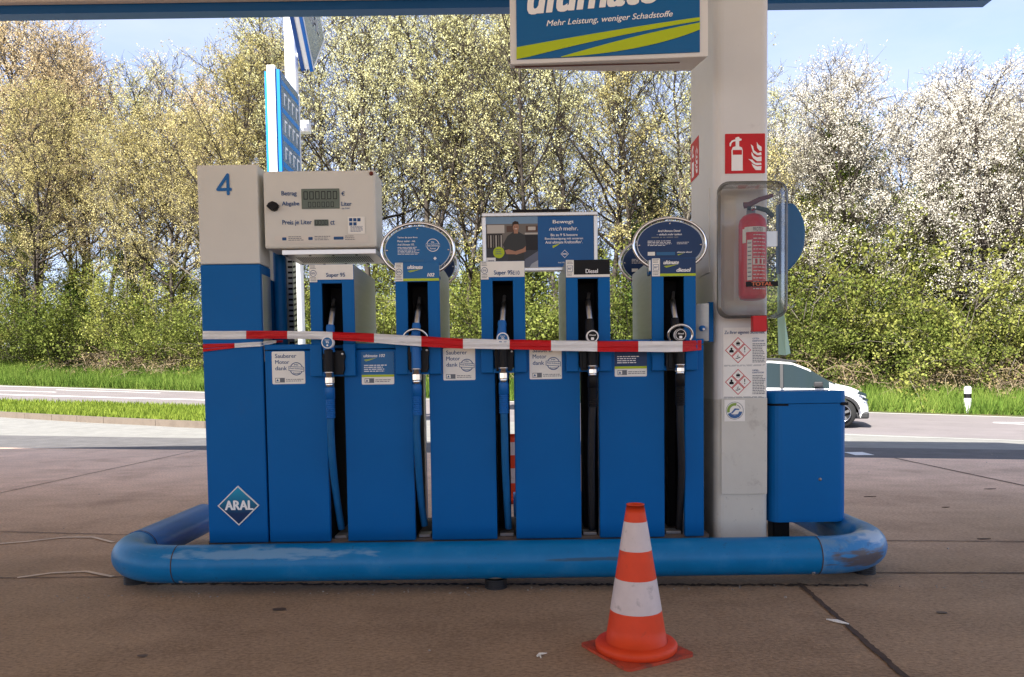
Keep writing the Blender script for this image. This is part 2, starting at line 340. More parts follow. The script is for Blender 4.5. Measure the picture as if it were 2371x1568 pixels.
strip('far_ground', LE, LF, soil, 2, [-900, -300, -120]+XS+[120, 300, 900])
def gstrip(name, p0, p1, w, mt, lift=.004, n=24, w1=None, wob=0):      # flat ribbon on the ground between two picture points
    rd = random.Random(7)
    a, b = groundpt(*p0), groundpt(*p1); d = (b-a).normalized(); u = Vector((-d.y, d.x, 0)).normalized(); vs = []; fs = []
    for i in range(n+1):
        t = i/n; p = a.lerp(b, t); ww = (w+((w1 or w)-w)*t)/2
        for s_ in (-1, 1):
            q = p+u*ww*s_+u*rd.uniform(-wob, wob); vs.append((q.x, q.y, gz(q.x, q.y)+lift))
    for i in range(n): fs.append([2*i, 2*i+1, 2*i+3, 2*i+2])
    return MB().add(vs, fs, mt).build(name, kind='structure')
for a, b, ww, wo in (((-300, 1208), (455, 1044), .014, .002), ((-400, 1222), (430, 1243), .010, .002), ((-400, 1344), (700, 1334), .010, .002), ((1900, 1252), (2700, 1258), .011, .002),
                 ((1600, 1327), (2700, 1329), .013, .002), ((1850, 1352), (2130, 1600), .024, .004), ((2070, 1061), (2700, 1196), .02, .002)):
    gstrip('slab_joint', a, b, ww, joint, wob=wo, n=60)
gstrip('road_marking', (-200, 888), (2600, 974), .14, mark, n=60)
gstrip('road_marking', (-200, 908.5), (700, 933), .22, mark, n=40)
gstrip('road_marking', (-100, 902), (130, 908.5), .12, mark)
gstrip('road_marking', (130, 903), (372, 910.5), .12, mark)
gstrip('road_marking', (1500, 986), (2700, 1031), .16, mark, n=60)
gstrip('road_marking', (2300, 978.5), (2700, 981.5), .14, mark); gstrip('road_marking', (2300, 979.5), (2700, 1000), .14, mark)
gstrip('road_marking', (1975, 1048), (2003, 1055), .22, mark)
seal = mat('dried_sealant', (.66, .55, .43), .8, n=.1, ns=9)
for a, b in (((-60, 1266), (60, 1256)), ((60, 1256), (150, 1246)), ((150, 1246), (215, 1246)), ((215, 1246), (262, 1258)), ((40, 1340), (120, 1329)), ((120, 1329), (200, 1326)), ((200, 1326), (262, 1338))): gstrip('sealant_trace', a, b, .024, seal, n=12, lift=.006)
gstrip('dirt_shade_line', (330, 1353), (2010, 1357), .026, mat('dirt_and_shade', (.05, .038, .028), .95, n=.4, ns=14), lift=.003, n=260, wob=.014)  # grime strip that also carries the rail's contact shadow in its colour
rdo = random.Random(3); stain = mat('oil_stain', (.10, .07, .05), .6, n=.3, ns=20)
for px, py, s_ in ((648, 1412, .020), (330, 1520, .012), (2180, 1420, .014)):
    c_ = gr(px, py); n_s = 14; MB().add([(c_.x+s_*1.6*math.cos(6.283*k/n_s)*rdo.uniform(.75, 1.15), c_.y+s_*math.sin(6.283*k/n_s)*rdo.uniform(.75, 1.15), .004) for k in range(n_s)], [list(range(n_s))], stain).build('oil_stain', kind='structure')
# grass island with kerb on the left
isl = []
kt = []
for px in (-900, -500, -200, 0, 120, 240, 360, 475, 600, 700, 800):
    kt.append(gr(px, 978+px*.034))
gi_x = [p.x for p in kt]
kb = MB()
for i in range(len(kt)-1):
    a, b = kt[i], kt[i+1]; d = (b-a).normalized(); u = Vector((-d.y, d.x, 0)); L_ = (b-a).length; n = max(1, int(L_/1.0))
    for k in range(n):
        p, q = a+d*(L_*k/n+.006), a+d*(L_*(k+1)/n-.006)
        vs = [p, q, q+u*.14, p+u*.14]; kb.add([(v.x, v.y, gz(v.x, v.y)-.05) for v in vs]+[(v.x, v.y, gz(v.x, v.y)+.13) for v in vs], [[0, 1, 5, 4], [1, 2, 6, 5], [2, 3, 7, 6], [3, 0, 4, 7], [4, 5, 6, 7]], kerbm)
kb.build('kerb', kind='structure')
turf = mat('turf', (.10, .16, .025), .9, n=.3, ns=3)
vs = []; fs = []
for p in kt:
    yb = LB(p.x)[0]; 
    for t in (0, .33, .66, 1): y = p.y+.13+(yb-.1-p.y-.13)*t; vs.append((p.x, y, gz(p.x, y)+(.11 if t < 1 else .02)))
for i in range(len(kt)-1):
    for k in range(3): a = i*4+k; fs.append([a, a+4, a+5, a+1])
MB().add(vs, fs, turf, True).build('grass_island', kind='structure')
def grass(name, label, n, sampler, h0, h1, wd, mt, seed):
    rd = np.random.RandomState(seed); V = np.zeros((n*3, 3)); 
    for i in range(n):
        x, y, z = sampler(rd); h = rd.uniform(h0, h1); a = rd.uniform(0, math.pi); w_ = wd*rd.uniform(.6, 1.3); lx, ly = rd.normal(0, .3*h, 2)
        V[3*i] = (x-math.cos(a)*w_, y-math.sin(a)*w_, z-.02); V[3*i+1] = (x+math.cos(a)*w_, y+math.sin(a)*w_, z-.02); V[3*i+2] = (x+lx, y+ly, z+h)
    me = bpy.data.meshes.new(name); me.from_pydata(V.tolist(), [], [[3*i, 3*i+1, 3*i+2] for i in range(n)]); me.materials.append(mt)
    ob = bpy.data.objects.new(name, me); COL.objects.link(ob); return tag(ob, label, 'grass', None, 'stuff')
grassm = leafmat('verge_grass', (.05, .10, .02), (.25, .32, .07), .3, (.12, .20, .035))
grassm2 = leafmat('mown_grass', (.09, .15, .02), (.29, .35, .06), .3)
def samp_verge(rd):
    x = rd.uniform(-26, 17); y0 = LC(x)[0]; y = y0+.15+5.0*rd.uniform(0, 1)**1.5; return x, y, gz(x, y)
grass('verge_grass', 'tall bright green grass on the bank between the road and the wood', 80000, samp_verge, .15, .50, .018, grassm, 1)
def samp_isl(rd):
    i = rd.randint(0, len(kt)-1); t = rd.uniform(); p = kt[i].lerp(kt[i+1], t); yb = LB(p.x)[0]; y = rd.uniform(p.y+.15, yb-.1); return p.x, y, gz(p.x, y)+.10
grass('island_grass', 'short yellow green grass on the kerbed strip beside the road', 30000, samp_isl, .05, .16, .02, grassm2, 2)
# ================================================================== CANOPY with its pillar
YP = 3.9                                     # front plane of the dispenser
cx_r = at(2275, 21, 7.5).x
canopy = empty('station_canopy', (cx_r-7, 2, 0), 'white filling station canopy with blue edge band on a white steel pillar', 'canopy')
zb = 4.5
MB().box(-14, cx_r-.2, -7.2, 7.28, zb+.19, zb+.22, soff).build('soffit', canopy)
m = MB(); 
for x in range(-13, 5): m.box(x, x+.02, -7.2, 7.28, zb+.184, zb+.19, canw)
m.build('soffit_seams', canopy)
m = MB(); m.box(-14, cx_r-.2, 7.28, 7.36, zb+.075, zb+.24, canw, .012); m.box(cx_r-.28, cx_r-.2, -7.2, 7.28, zb+.075, zb+.24, canw, .012)
m.box(-14, cx_r-.2, -7.28, -7.2, zb+.075, zb+.24, canw, .012)
for x in (-3.62, ): m.box(x-.18, x+.18, 7.24, 7.285, zb+.10, zb+.20, canw, .02)
m.build('gutter_trim', canopy)
m = MB(); m.box(-14, cx_r, 7.365, 7.5, zb, zb+.9, canb); m.box(cx_r-.135, cx_r, -7.5, 7.362, zb, zb+.9, canb); m.box(-14, cx_r-.14, -7.5, -7.365, zb, zb+.9, canb)
m.build('fascia_band', canopy)
MB().box(-14, cx_r-.15, -7.35, 7.35, zb+.5, zb+.85, soff).build('roof_deck', canopy)
# pillar
px0, px1 = at(1671, 800, 3.95).x, at(1781, 800, 3.95).x
def roundrect(x0, x1, y0, y1, r, n=5):
    p = []
    for cx, cy, a0 in ((x1-r, y1-r, 0), (x0+r, y1-r, 90), (x0+r, y0+r, 180), (x1-r, y0+r, 270)):
        for k in range(n+1): a = R(a0+90*k/n); p.append((cx+r*math.cos(a), cy+r*math.sin(a)))
    return p
PXL, PXR = px0-.035, px1
m = MB(); P = roundrect(PXL, PXR, 3.95, 4.50, .045)
m.vprism(P, .86, zb+.5, pillarw); m.vprism(P, 0, .86, pillard)
m.build('pillar', canopy, label='white rounded steel pillar with dirty scuffed foot')
zs = at(1725, 1144, 3.95).z
m = MB(); m.box(PXL+.03, PXR-.012, 3.942, 3.9495, zs, .865, pillard, .002); m.build('pillar_cover_plate', canopy)
x0, x1, z0, z1 = rc(1628, 424, 1638, 625, 3.95)
MB().box(PXL-.006, PXL+.001, 4.05, 4.25, z0, z1, pillarw, .002).build('pillar_hatch', canopy)
# ================================================================== LIGHT-BOX SIGN
SY = 3.62
sg = empty('advert_light_box', (at(1400, 100, SY).x, SY, at(1400, 140, SY).z), 'white framed blue light box with lime sweeps hanging left of the pillar under the canopy', 'sign')
xa, xb = at(1181, 60, SY).x, at(1640, 60, SY).x; zbm = at(1400, 128, SY).z; ztop = zbm+.95
fa, fb = at(1196, 60, SY).x, at(1620, 60, SY).x; zf = at(1400, 127, SY).z+.006
back = [(xb, SY), (xa, SY), (xa+.0, SY+.05)]
for k in range(1, 9): t = k/9; back.append((xa+(xb-.04-xa)*t, SY+.05+.11*math.sin(t*math.pi/2)))
back += [(xb-.04, SY+.17)]
m = MB(); m.vprism(back, zbm-.012, ztop, white); m.build('housing', sg, bevel=.004)
m = MB(); m.add([(xa+.02, SY+.02, zbm-.014), (xb-.12, SY+.05, zbm-.014), (xb-.12, SY+.062, zbm-.014), (xa+.02, SY+.04, zbm-.014)], [[0, 3, 2, 1]], brown); m.build('drip_strip', sg)
m = MB(); m.box(fa, fb, SY-.006, SY, zf, ztop-.02, ultb); m.build('blue_panel', sg)
yq = SY-.0085
def sp(px, py): q = at(px, py, SY); return (q.x, max(q.z, zf))
def bez(a, b, c, n=14): return [((1-t)**2*a[0]+2*t*(1-t)*b[0]+t*t*c[0], (1-t)**2*a[1]+2*t*(1-t)*b[1]+t*t*c[1]) for t in [i/n for i in range(n+1)]]
def ribbon(m, e1, e2, y, mt, conv):
    p = [conv(*q) for q in e1]+[conv(*q) for q in e2]; n = len(e1)
    m.add([(x, y, z) for x, z in p], [[i, n+i, n+i+1, i+1] for i in range(n-1)], mt)
m = MB()
ribbon(m, bez((1196, 99), (1420, 64), (1620, 41)), bez((1196, 129), (1400, 80), (1620, 49.5)), yq, lime, sp)
ribbon(m, bez((1300, 124), (1470, 78), (1620, 53.5)), bez((1300, 125), (1495, 118), (1620, 70)), yq-.0005, lime, sp)
m.build('lime_sweeps', sg)
m = MB(); x0, x1, z0, z1 = rc(1266, 30, 1558, 48, SY); m.text('Mehr Leistung, weniger Schadstoffe', x0, x1, z0-.012, z1-.012, yq, txw, bold=.012, shear=.25, slope=.034)
x0, x1, _, _ = rc(1221, 0, 1527, 10, SY); zt = at(1375, 22, SY).z
m.text('ultimate', x0, x1, zt, zt+.20, yq, txw, bold=.035, shear=.25, slope=.05); m.build('lettering', sg)
for ch in [c_ for c_ in bpy.data.objects if c_.parent == sg]:      # the sign is turned slightly, its left end farther away
    for v in ch.data.vertices: X_ = v.co.x+sg.location.x; v.co.y += .06*(xb-X_)/(xb-xa)
# ================================================================== FUEL DISPENSER
disp = empty('fuel_dispenser', (at(1050, 1250, 4.2).x, 4.2, 0), 'blue and cream five nozzle fuel dispenser with number column and display head', 'fuel pump')
YB = 4.5
m = MB(); a, b, _, _ = rc(486, 1252, 1640, 1300, YP+.05)
m.box(a, b, YP+.035, YB, 0, .155, kerbm, .004); m.build('plinth', disp)
# number column
c0, c1 = at(469, 800, YP).x, at(607.5, 800, YP).x
zt, zmid, zlo = at(522, 381.5, YP).z, at(525, 612, YP).z, at(555, 1252, YP).z
yc = 4.07
m = MB(); m.box(c0, c1, YP, yc, zmid+.001, zt, cream, .006); m.build('number_column_head', disp)
m = MB(); m.box(c0, c1, YP, yc, .15, zmid-.001, blue, .006); m.build('number_column', disp)
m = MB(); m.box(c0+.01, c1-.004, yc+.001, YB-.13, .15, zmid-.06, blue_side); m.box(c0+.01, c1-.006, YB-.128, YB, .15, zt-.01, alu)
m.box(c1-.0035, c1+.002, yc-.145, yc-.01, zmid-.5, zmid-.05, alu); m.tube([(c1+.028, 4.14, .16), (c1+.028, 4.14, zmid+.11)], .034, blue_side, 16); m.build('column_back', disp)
m = MB(); xg = c1+.003; 
m.box(c1-.004, c1+.03, YB-.12, YB-.05, zmid-.45, zmid+.12, alu)
for k in range(17):
    z = zmid-.42+k*.031; m.add([(c1+.0305, YB-.118, z), (c1+.0305, YB-.055, z+.014), (c1+.0305, YB-.055, z+.026), (c1+.0305, YB-.118, z+.012)], [[0, 1, 2, 3]], black)
    m.box(c1+.002, c1+.028, YB-.1215, YB-.1202, z, z+.012, black)
m.build('cable_chain', disp)
m = MB(); a, b, z0, z1 = rc(501, 402, 537, 453, YP); st = .036
y = YP-.004; sx = b-a; sz = z1-z0; jx = a+sx*.76
pp = [(a+st/2, z0+sz*.27), (b-st/2, z0+sz*.27)]
def stroke(m, p, q, wd, y, mt, n=8):
    p = Vector(p); q = Vector(q); d = (q-p).normalized(); u = Vector((-d.y, d.x))*wd/2; P = []
    for k in range(n+1): an = -math.pi/2+math.pi*k/n; P.append(q+d*math.cos(an)*wd/2+u*math.sin(an))
    for k in range(n+1): an = math.pi/2+math.pi*k/n; P.append(p+d*math.cos(an)*wd/2+u*math.sin(an))
    m.poly([(v.x, v.y) for v in P], y, mt)
wd = .0155
stroke(m, (a+wd/2, z0+sz*.27), (b-wd/2, z0+sz*.27), wd, y, num4); stroke(m, (jx, z0+wd/2), (jx, z1-wd/2), wd, y-.0004, num4); stroke(m, (a+wd/2, z0+sz*.27), (jx, z1-wd/2), wd, y-.0008, num4)
m.build('numeral', disp)
# brand diamond
m = MB(); cxp, cyp = 553, 1170.5; C0 = at(cxp, cyp, YP); rx = .104
grad = mat('emblem_blue', (.01, .1, .3), .3)
def grade(mt, z0, z1, ca, cb):
    t = mt.node_tree; N = t.nodes; g = N.new('ShaderNodeTexCoord'); sx_ = N.new('ShaderNodeSeparateXYZ'); mr = N.new('ShaderNodeMapRange'); r = N.new('ShaderNodeValToRGB')
    t.links.new(g.outputs['Generated'], sx_.inputs[0]); t.links.new(sx_.outputs['Z'], r.inputs[0]); r.color_ramp.elements[0].color = (*ca, 1); r.color_ramp.elements[1].color = (*cb, 1); r.color_ramp.elements[0].position = .3; r.color_ramp.elements[1].position = .95
    t.links.new(r.outputs[0], N['Principled BSDF'].inputs['Base Color'])
grade(grad, 0, 1, (.003, .03, .11), (.01, .32, .52))
dia = lambda r: [(C0.x, C0.z+r), (C0.x-r*1.04, C0.z), (C0.x, C0.z-r), (C0.x+r*1.04, C0.z)]
m.prism(dia(rx), YP-.007, YP-.0005, white); m.poly(dia(rx-.008), YP-.0075, grad)
ed = dia(rx-.014); m.build('brand_emblem', disp)
m = MB(); ptext(m, 'ARAL', 520, 1159.5, 587, 1181, YP-.009, txw, bold=.05); m.build('emblem_lettering', disp)
# display head
a, b, z0, z1 = rc(609.5, 394, 870, 574, YP); dh_t, dh_b = z1, z0
head = MB(); head.box(a, b, YP+.004, YP+.21, z0, z1, cream, .012); hd = head.build('display_head', disp)
m = MB(); m.box(a+.02, b-.02, YP+.212, YP+.30, z0+.02, z1-.02, alu, .01); m.build('display_back', disp)
zz = z0; m = MB(); m.box(a+.08, b-.01, YP+.03, YP+.37, zz-.03, zz-.002, alu, .003)
for k in range(34): x = a+.13+k*.0115; m.add([(x, YP+.10, zz-.0308), (x+.006, YP+.10, zz-.0308), (x-.004, YP+.30, zz-.0308), (x-.010, YP+.30, zz-.0308)], [[0, 3, 2, 1]], black)
for x in (a+.10, a+.22, a+.34, a+.46):
    for y in (YP+.05, YP+.35): m.lathe([(0.0001, -.034), (.006, -.033), (.007, -.030)], (x, y, zz), dark, 10)
m.build('louvre_tray', disp)
yf = YP+.0015; m = MB()
def seg0(m, x0, x1, z0, z1, y, t, mt, sh=.0):
    m.quad(x0, x1, z1-t, z1, y, mt); m.quad(x0, x1, z0, z0+t, y, mt); m.quad(x0, x0+t, z0+t, z1-t, y, mt); m.quad(x1-t, x1, z0+t, z1-t, y, mt)
sa, sb, s0, s1 = rc(698, 437, 786, 483.5, YP)
m.rquad(sa, sb, s0, s1, yf-.002, lcd, .003, .003)
q0, q1, r0, r1 = rc(701.5, 443, 783, 462, YP); n = 6; wq = (q1-q0)/n
for k in range(n): seg0(m, q0+k*wq+.003, q0+(k+1)*wq-.005, r0, r1, yf-.003, .0042, lcdk)
m.quad(q0+4*wq-.003, q0+4*wq, r0-.004, r0+.002, yf-.003, lcdk)
q0, q1, r0, r1 = rc(712, 467.5, 775, 480, YP); wq = (q1-q0)/n
for k in range(n): seg0(m, q0+k*wq+.003, q0+(k+1)*wq-.004, r0, r1, yf-.003, .003, lcdk)
m.quad(q0+4*wq-.003, q0+4*wq-.001, r0-.003, r0+.001, yf-.003, lcdk)
sa, sb, s0, s1 = rc(727.5, 508.5, 760.5, 523, YP); m.rquad(sa, sb, s0, s1, yf-.002, lcd, .003, .003)
wq = (sb-sa-.008)/4
for k in range(4): seg0(m, sa+.005+k*wq+.001, sa+.005+(k+1)*wq-.002, s0+.004, s1-.004, yf-.003, .0028, lcdk)
m.build('display_screen', hd)
m = MB()
for s_, bx in (('Betrag', (651.5, 442.5, 687, 456)), ('Abgabe', (652.5, 466.5, 693, 479)), ('€', (790, 443.5, 798.5, 453)), ('Liter', (790.5, 467, 814, 477)), ('Preis je Liter', (653.5, 509.5, 722, 523)), ('ct', (765, 510.5, 775, 520.5)), ('min. 5 Liter', (791.5, 480.5, 810, 484))):
    ptext(m, s_, *bx, yf-.0015, txb, bold=.02)
m.build('lettering', hd)
m = MB(); A = at(634.5, 479, YP); m.lathe([(.022, YP-.03), (.024, YP-.02), (.024, YP+.004)], (A.x, 0, A.z), black, 8, 'y', False)
m.add([(A.x+.028*math.cos(k*math.pi/4), YP-.03, A.z+.019*math.sin(k*math.pi/4)) for k in range(8)], [list(range(8))], black)
m.add([(A.x+.033*math.cos(k*math.pi/3), YP-.022, A.z+.020*math.sin(k*math.pi/3)) for k in range(6)], [list(range(6))], black); m.build('knob', hd)
m = MB(); A = at(859.5, 401.5, YP); m.lathe([(.0001, YP-.006), (.009, YP-.005), (.011, YP+.003)], (A.x, 0, A.z), brown, 16, 'y'); m.build('red_reflector', hd)
m = MB(); sa, sb, s0, s1 = rc(805.5, 502, 845, 541.5, YP); m.rquad(sa, sb, s0, s1, yf-.0015, paperw, .003); bl = (sb-sa)
for i, j in ((0, 0), (1, 0), (2, 0), (0, 1), (1, 1)): m.quad(sa+bl*(.08+i*.24), sa+bl*(.27+i*.24), s1-bl*(.27+j*.24), s1-bl*(.08+j*.24), yf-.0022, txb)
lines(m, sa+bl*.15, sb-bl*.1, s0+bl*.08, s0+bl*.44, 5, yf-.0022, txb, .4, 3)
sa, sb, s0, s1 = rc(636, 545, 853, 563, YP); m.quad(sa, sb, s0, s1, yf-.0012, mat('faint_label', (.70, .67, .60), .5))
for i, t in enumerate((.08, .36, .63)):
    x = sa+(sb-sa)*t; m.rquad(x, x+(.05 if i == 2 else .022), s0+.016, s1-.008, yf-.002, txb, .003)
    lines(m, x+(.058 if i == 2 else .032), x+.115, s0+.010, s1-.004, 3, yf-.002, inkg, .4, i)
m.build('information_labels', hd)
# lower panels: px of left/right edge at mid height
PAN = [(619.5, 760.5), (801.5, 958.5), (997, 1149), (1193, 1345), (1388, 1538.7), (1586, 1630)]
ztp = at(1100, 791.5, YP).z; zse = at(1100, 804.5, YP).z; zbt = .15
side = mat('cabinet_side', (.010, .010, .012), .85, spec=.1, n=.3, ns=5); edge = mat('cabinet_edge_steel', (.30, .29, .28), .45, .6, n=.2, ns=6)
for i, (p, q) in enumerate(PAN):
    a = at(p, 1060, YP).x; b = at(q, 1060, YP).x
    m = MB(); m.box(a, b, YP, YP+.035, zbt, zse-.003, blue, .005, 2); m.box(a, b, YP+.0, YP+.035, zse+.001, ztp, blue, .004, 2)
    m.box(a+.004, b-.004, YP+.036, YB-.04, zbt, ztp-.002, side); m.box(a, b, YB-.039, YB, zbt, ztp, blue, .004)
    m.box(a-.0, a+.006, YP+.037, YP+.075, zbt, ztp-.006, edge); m.box(b-.004, b+.0015, YB-.13, YB-.041, zbt, ztp-.006, edge)
    m.build('lower_panel', disp)
m = MB()
for p, q in ((765, 783), (960, 972), (1153, 1182), (1352, 1372), (1546, 1568)):
    a = at(p, 1060, 4.15).x; b = at(q, 1060, 4.15).x; MB().box(a, b, 4.15, 4.33, .155, 1.10, dark).build('hose_channel', disp)
m = MB()
for (p, q), (r_, s_) in zip(PAN, PAN[1:]):
    a = at(q+3, 1060, YP).x; b = at(r_-3, 1060, YP).x; MB().box(a+.006, b-.006, YP+.04, YP+.12, .156, .172, edge, .003).build('base_bracket', disp)
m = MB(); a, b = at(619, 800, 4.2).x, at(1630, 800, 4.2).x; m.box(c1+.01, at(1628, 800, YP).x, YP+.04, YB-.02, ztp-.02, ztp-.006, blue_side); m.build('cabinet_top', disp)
# nozzle housings
HO = [(719.5, 820.5, 612, 745.5, 792, 656), (918, 1018, 607.5, 943.5, 990, 652.5), (1115.5, 1215, 604.5, 1142.9, 1187.6, 650), (1312.5, 1411.5, 601, 1339.6, 1385.6, 645), (1510, 1611, 597.5, 1538.6, 1584, 640)]
LBL = [647.5, 651, 641.5, 692.5-46, 639.6]
lowy = [871.5, 867, 863.5, 860.5, 858]
YH = YP-.02
hous = []
for i, (p, q, t, oa, ob_, ot) in enumerate(HO):
    cxm = (p+q)/2; hw = .1125
    X = at(cxm, 740, YH).x; a, b = X-hw, X+hw; zt = at(cxm, t, YH).z; oA, oB = X-.052, X+.052; zo = at(cxm, ot, YH).z; zl = at(cxm, lowy[i], YH-.02).z; zc = at(cxm, lowy[i]-7, YH).z
    m = MB(); t_ = .016
    m.box(a, oA, YH, YH+t_, ztp-.002, zt, blue, .002); m.box(oB, b, YH, YH+t_, ztp-.002, zt, blue, .002); m.box(oA+.0004, oB-.0004, YH+.0005, YH+t_, zo, zt-.0005, blue)
    a2, b2 = a-.003, b+.003                    # the shroud at the bottom stands proud of the face
    m.box(a2, oA-.001, YH-.022, YP-.001, zl, ztp-.0025, blue, .004); m.box(oB+.001, b2, YH-.022, YP-.001, zl, ztp-.0025, blue, .004); m.box(oA-.0005, oB+.0005, YH-.021, YP-.001, zl, zl+.022, blue)
    h = m.build('nozzle_housing', disp, org=None); hous.append(h)
    m = MB(); m.box(a+.001, a+.004, YH+t_, YB, ztp+.003, zt-.001, steel); m.box(b-.004, b-.001, YH+t_, YB, ztp+.003, zt-.001, steel); m.box(a+.0045, b-.0045, YH+t_+.001, YB-.001, zt-.006, zt-.002, steel)
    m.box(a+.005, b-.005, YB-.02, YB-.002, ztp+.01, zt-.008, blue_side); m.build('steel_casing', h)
    m = MB()                                   # dark holster recess
    f_ = .0; yb_ = YH+.20; A_ = (oA, oB)
    m.box(oA-.008, oA-.0005, YH+t_+.001, yb_, zl+.03, zo+.006, black); m.box(oB+.0005, oB+.008, YH+t_+.001, yb_, zl+.03, zo+.006, black)
    m.box(oA-.008, oB+.008, yb_, yb_+.006, zl+.03, zo+.006, dark); m.box(oA, oB, YH+t_+.001, yb_, zo, zo+.005, black); m.build('holster_recess', h)
    # product label
    LB_ = LBL[i] if i != 3 else 638; y = YH-.0035
    zlb = at(cxm, [647.5, 651, 641.5, 646, 639.6][i] if i != 3 else 642, YH).z
    la, lb, lz0, lz1 = a+.001, b-.001, zlb, zt-.002
    m = MB(); sw = .040
    base = [paperw, ultb, paperw, black, navy][i]
    zst = at(cxm, [647.5, 645, 641.5, 635, 635][i], YH).z
    m.box(la, lb, y+.0005, YH, lz0, lz1, base)
    if i in (1, 4): m.quad(la+sw, lb, lz0, lz0+.013, y-.0005, lime)
    if i == 3: m.quad(la+sw, lb, lz0, lz0+.013, y-.0005, paperw)
    zs0 = lz0-.012 if i in (0, 2) else lz0
    m.quad(la, la+sw, zs0, lz1, y-.001, paperw)
    cx_, cz_ = la+sw/2, (zs0+lz1)/2
    if i < 3: m.disc(cx_, cz_, .0165, y-.0015, txb, 24, r0=.84)
    else: seg0(m, cx_-.0145, cx_+.0145, cz_-.015, cz_+.015, y-.0015, .002, txb)
    m.text(['E5', 'E5', 'E10', 'B7', 'B7'][i], cx_-.0085, cx_+.0085, cz_-.005, cz_+.005, y-.0015, txb, bold=.03)
    lines(m, la+.005, la+sw-.004, cz_+.020, lz1-.004, 3, y-.0015, inkg, .4, i); lines(m, la+.005, la+sw-.004, zs0+.003, cz_-.020, 3, y-.0015, inkg, .4, i+9)
    m.build('product_label', h)
    m = MB(); y -= .002
    if i == 0: ptext(m, 'Super 95', 755, 632, 799, 644, y, txb, bold=.02)
    if i == 2: ptext(m, 'Super 95', 1143.5, 626, 1186.5, 639, y, txb, bold=.02); ptext(m, 'E10', 1187.5, 627, 1203, 636.5, y, txb)
    if i == 3: ptext(m, 'Diesel', 1356, 623, 1384.5, 632.5, y, txw, bold=.025)
    if i in (1, 4):
        u0 = 943 if i == 1 else 1536; v0 = 614 if i == 1 else 603
        ptext(m, 'ultimate', u0, v0, u0+36, v0+9, y, txw, bold=.045, shear=.3)
        def sw_(m, X0, X1, z0, z1, y):
            cv = lambda u, v: (X0+(X1-X0)*u, z0+(z1-z0)*v)
            ribbon(m, bez((0, .45), (.5, .62), (1, 1)), bez((.04, .25), (.5, .5), (1, 1)), y, lime, cv); ribbon(m, bez((.08, .18), (.5, .45), (1, .97)), bez((.14, 0), (.5, .25), (1, .97)), y, lime, cv)
        X0, X1, Z0, Z1 = rc(u0+1, v0+9, u0+34, v0+17, YH); sw_(m, X0, X1, Z0, Z1, y)
        if i == 1: ptext(m, '102', 989, 632.5, 1006, 640.5, y, txw, bold=.05, shear=.2)
        else: ptext(m, 'diesel', 1566, 620.5, 1600, 629.5, y, txw, bold=.045, shear=.2)
    m.build('label_lettering', h)
# stickers on the lower panels
STK = [(630, 813.8, 706.2, 889.3, 'w'), (837.2, 814.6, 912.3, 890.3, 'b'), (1026, 806, 1100.3, 880.5, 'w'), (1226, 800, 1300.5, 878, 'w'), (1423, 793, 1497.5, 872, 'n')]
for i, (p, t, q, bt, k) in enumerate(STK):
    a, b, z0, z1 = rc(p, t, q, bt, YP); W_, H_ = b-a, z1-z0; y = YP-.0012
    m = MB(); m.rquad(a, b, z0, z1, y, paperw, .006)
    X = lambda u: a+W_*u
    Z = lambda v: z1-H_*v
    y1 = y-.0008
    if k == 'w':
        m.text('Sauberer', X(.10), X(.75), Z(.20), Z(.075), y1, txb, bold=.012); m.text('Motor', X(.10), X(.53), Z(.385), Z(.265), y1, txb, bold=.012); m.text('dank', X(.10), X(.455), Z(.575), Z(.455), y1, txb, bold=.012)
        cx_, cz_, r = X(.74), Z(.54), W_*.20
        m.disc(cx_, cz_, r, y1, txb, 32, r0=.88)
        d = W_*.235; sh = -.14
        band = [(cx_-d, cz_-.012-sh*d*.5), (cx_+d, cz_-.012+sh*d*.5), (cx_+d, cz_+.012+sh*d*.5), (cx_-d, cz_+.012-sh*d*.5)]
        m.poly(band, y1-.0004, txb); e = .0025; m.poly([(band[0][0]+e, band[0][1]+e), (band[1][0]-e, band[1][1]+e), (band[2][0]-e, band[2][1]-e), (band[3][0]+e, band[3][1]-e)], y1-.0008, paperw)
        m.text('Anti-Schmutz', cx_-d*.9, cx_+d*.9, cz_-.0045+.016*.3, cz_+.0045+.016*.3, y1-.0012, txb, slope=sh*.5, bold=.02); m.text('Mit', cx_-.011, cx_+.011, cz_+.017, cz_+.025, y1, txb, bold=.02); m.text('Formel', cx_-.017, cx_+.017, cz_-.027, cz_-.018, y1, txb, bold=.02)
    else:
        m.poly([(a, Z(.70)), (b, Z(.70)), (b, z1-.003), (b-.003, z1), (a+.003, z1), (a, z1-.003)], y1, ultb if k == 'b' else navy); m.quad(a, b, Z(.77), Z(.70), y1, lime)
        if k == 'b':
            m.text('ultimate 102', X(.07), X(.73), Z(.165), Z(.075), y1-.0004, txw, bold=.03, shear=.2); sw_(m, X(.08), X(.47), Z(.29), Z(.18), y1-.0004)
        lines(m, X(.08), X(.8), Z(.64), Z(.40), 4, y1-.0004, txw, .42, i)
    m.quad(X(.09), X(.38), Z(.95), Z(.81), y1, inkg); m.quad(X(.105), X(.23), Z(.935), Z(.825), y1-.0004, paperw); m.poly([(X(.12), Z(.91)), (X(.20), Z(.91)), (X(.16), Z(.84))], y1-.0008, txb)
    lines(m, X(.42), X(.98), Z(.95), Z(.85), 2, y1, inkg, .4, i+4)
    m.build('sticker', disp)
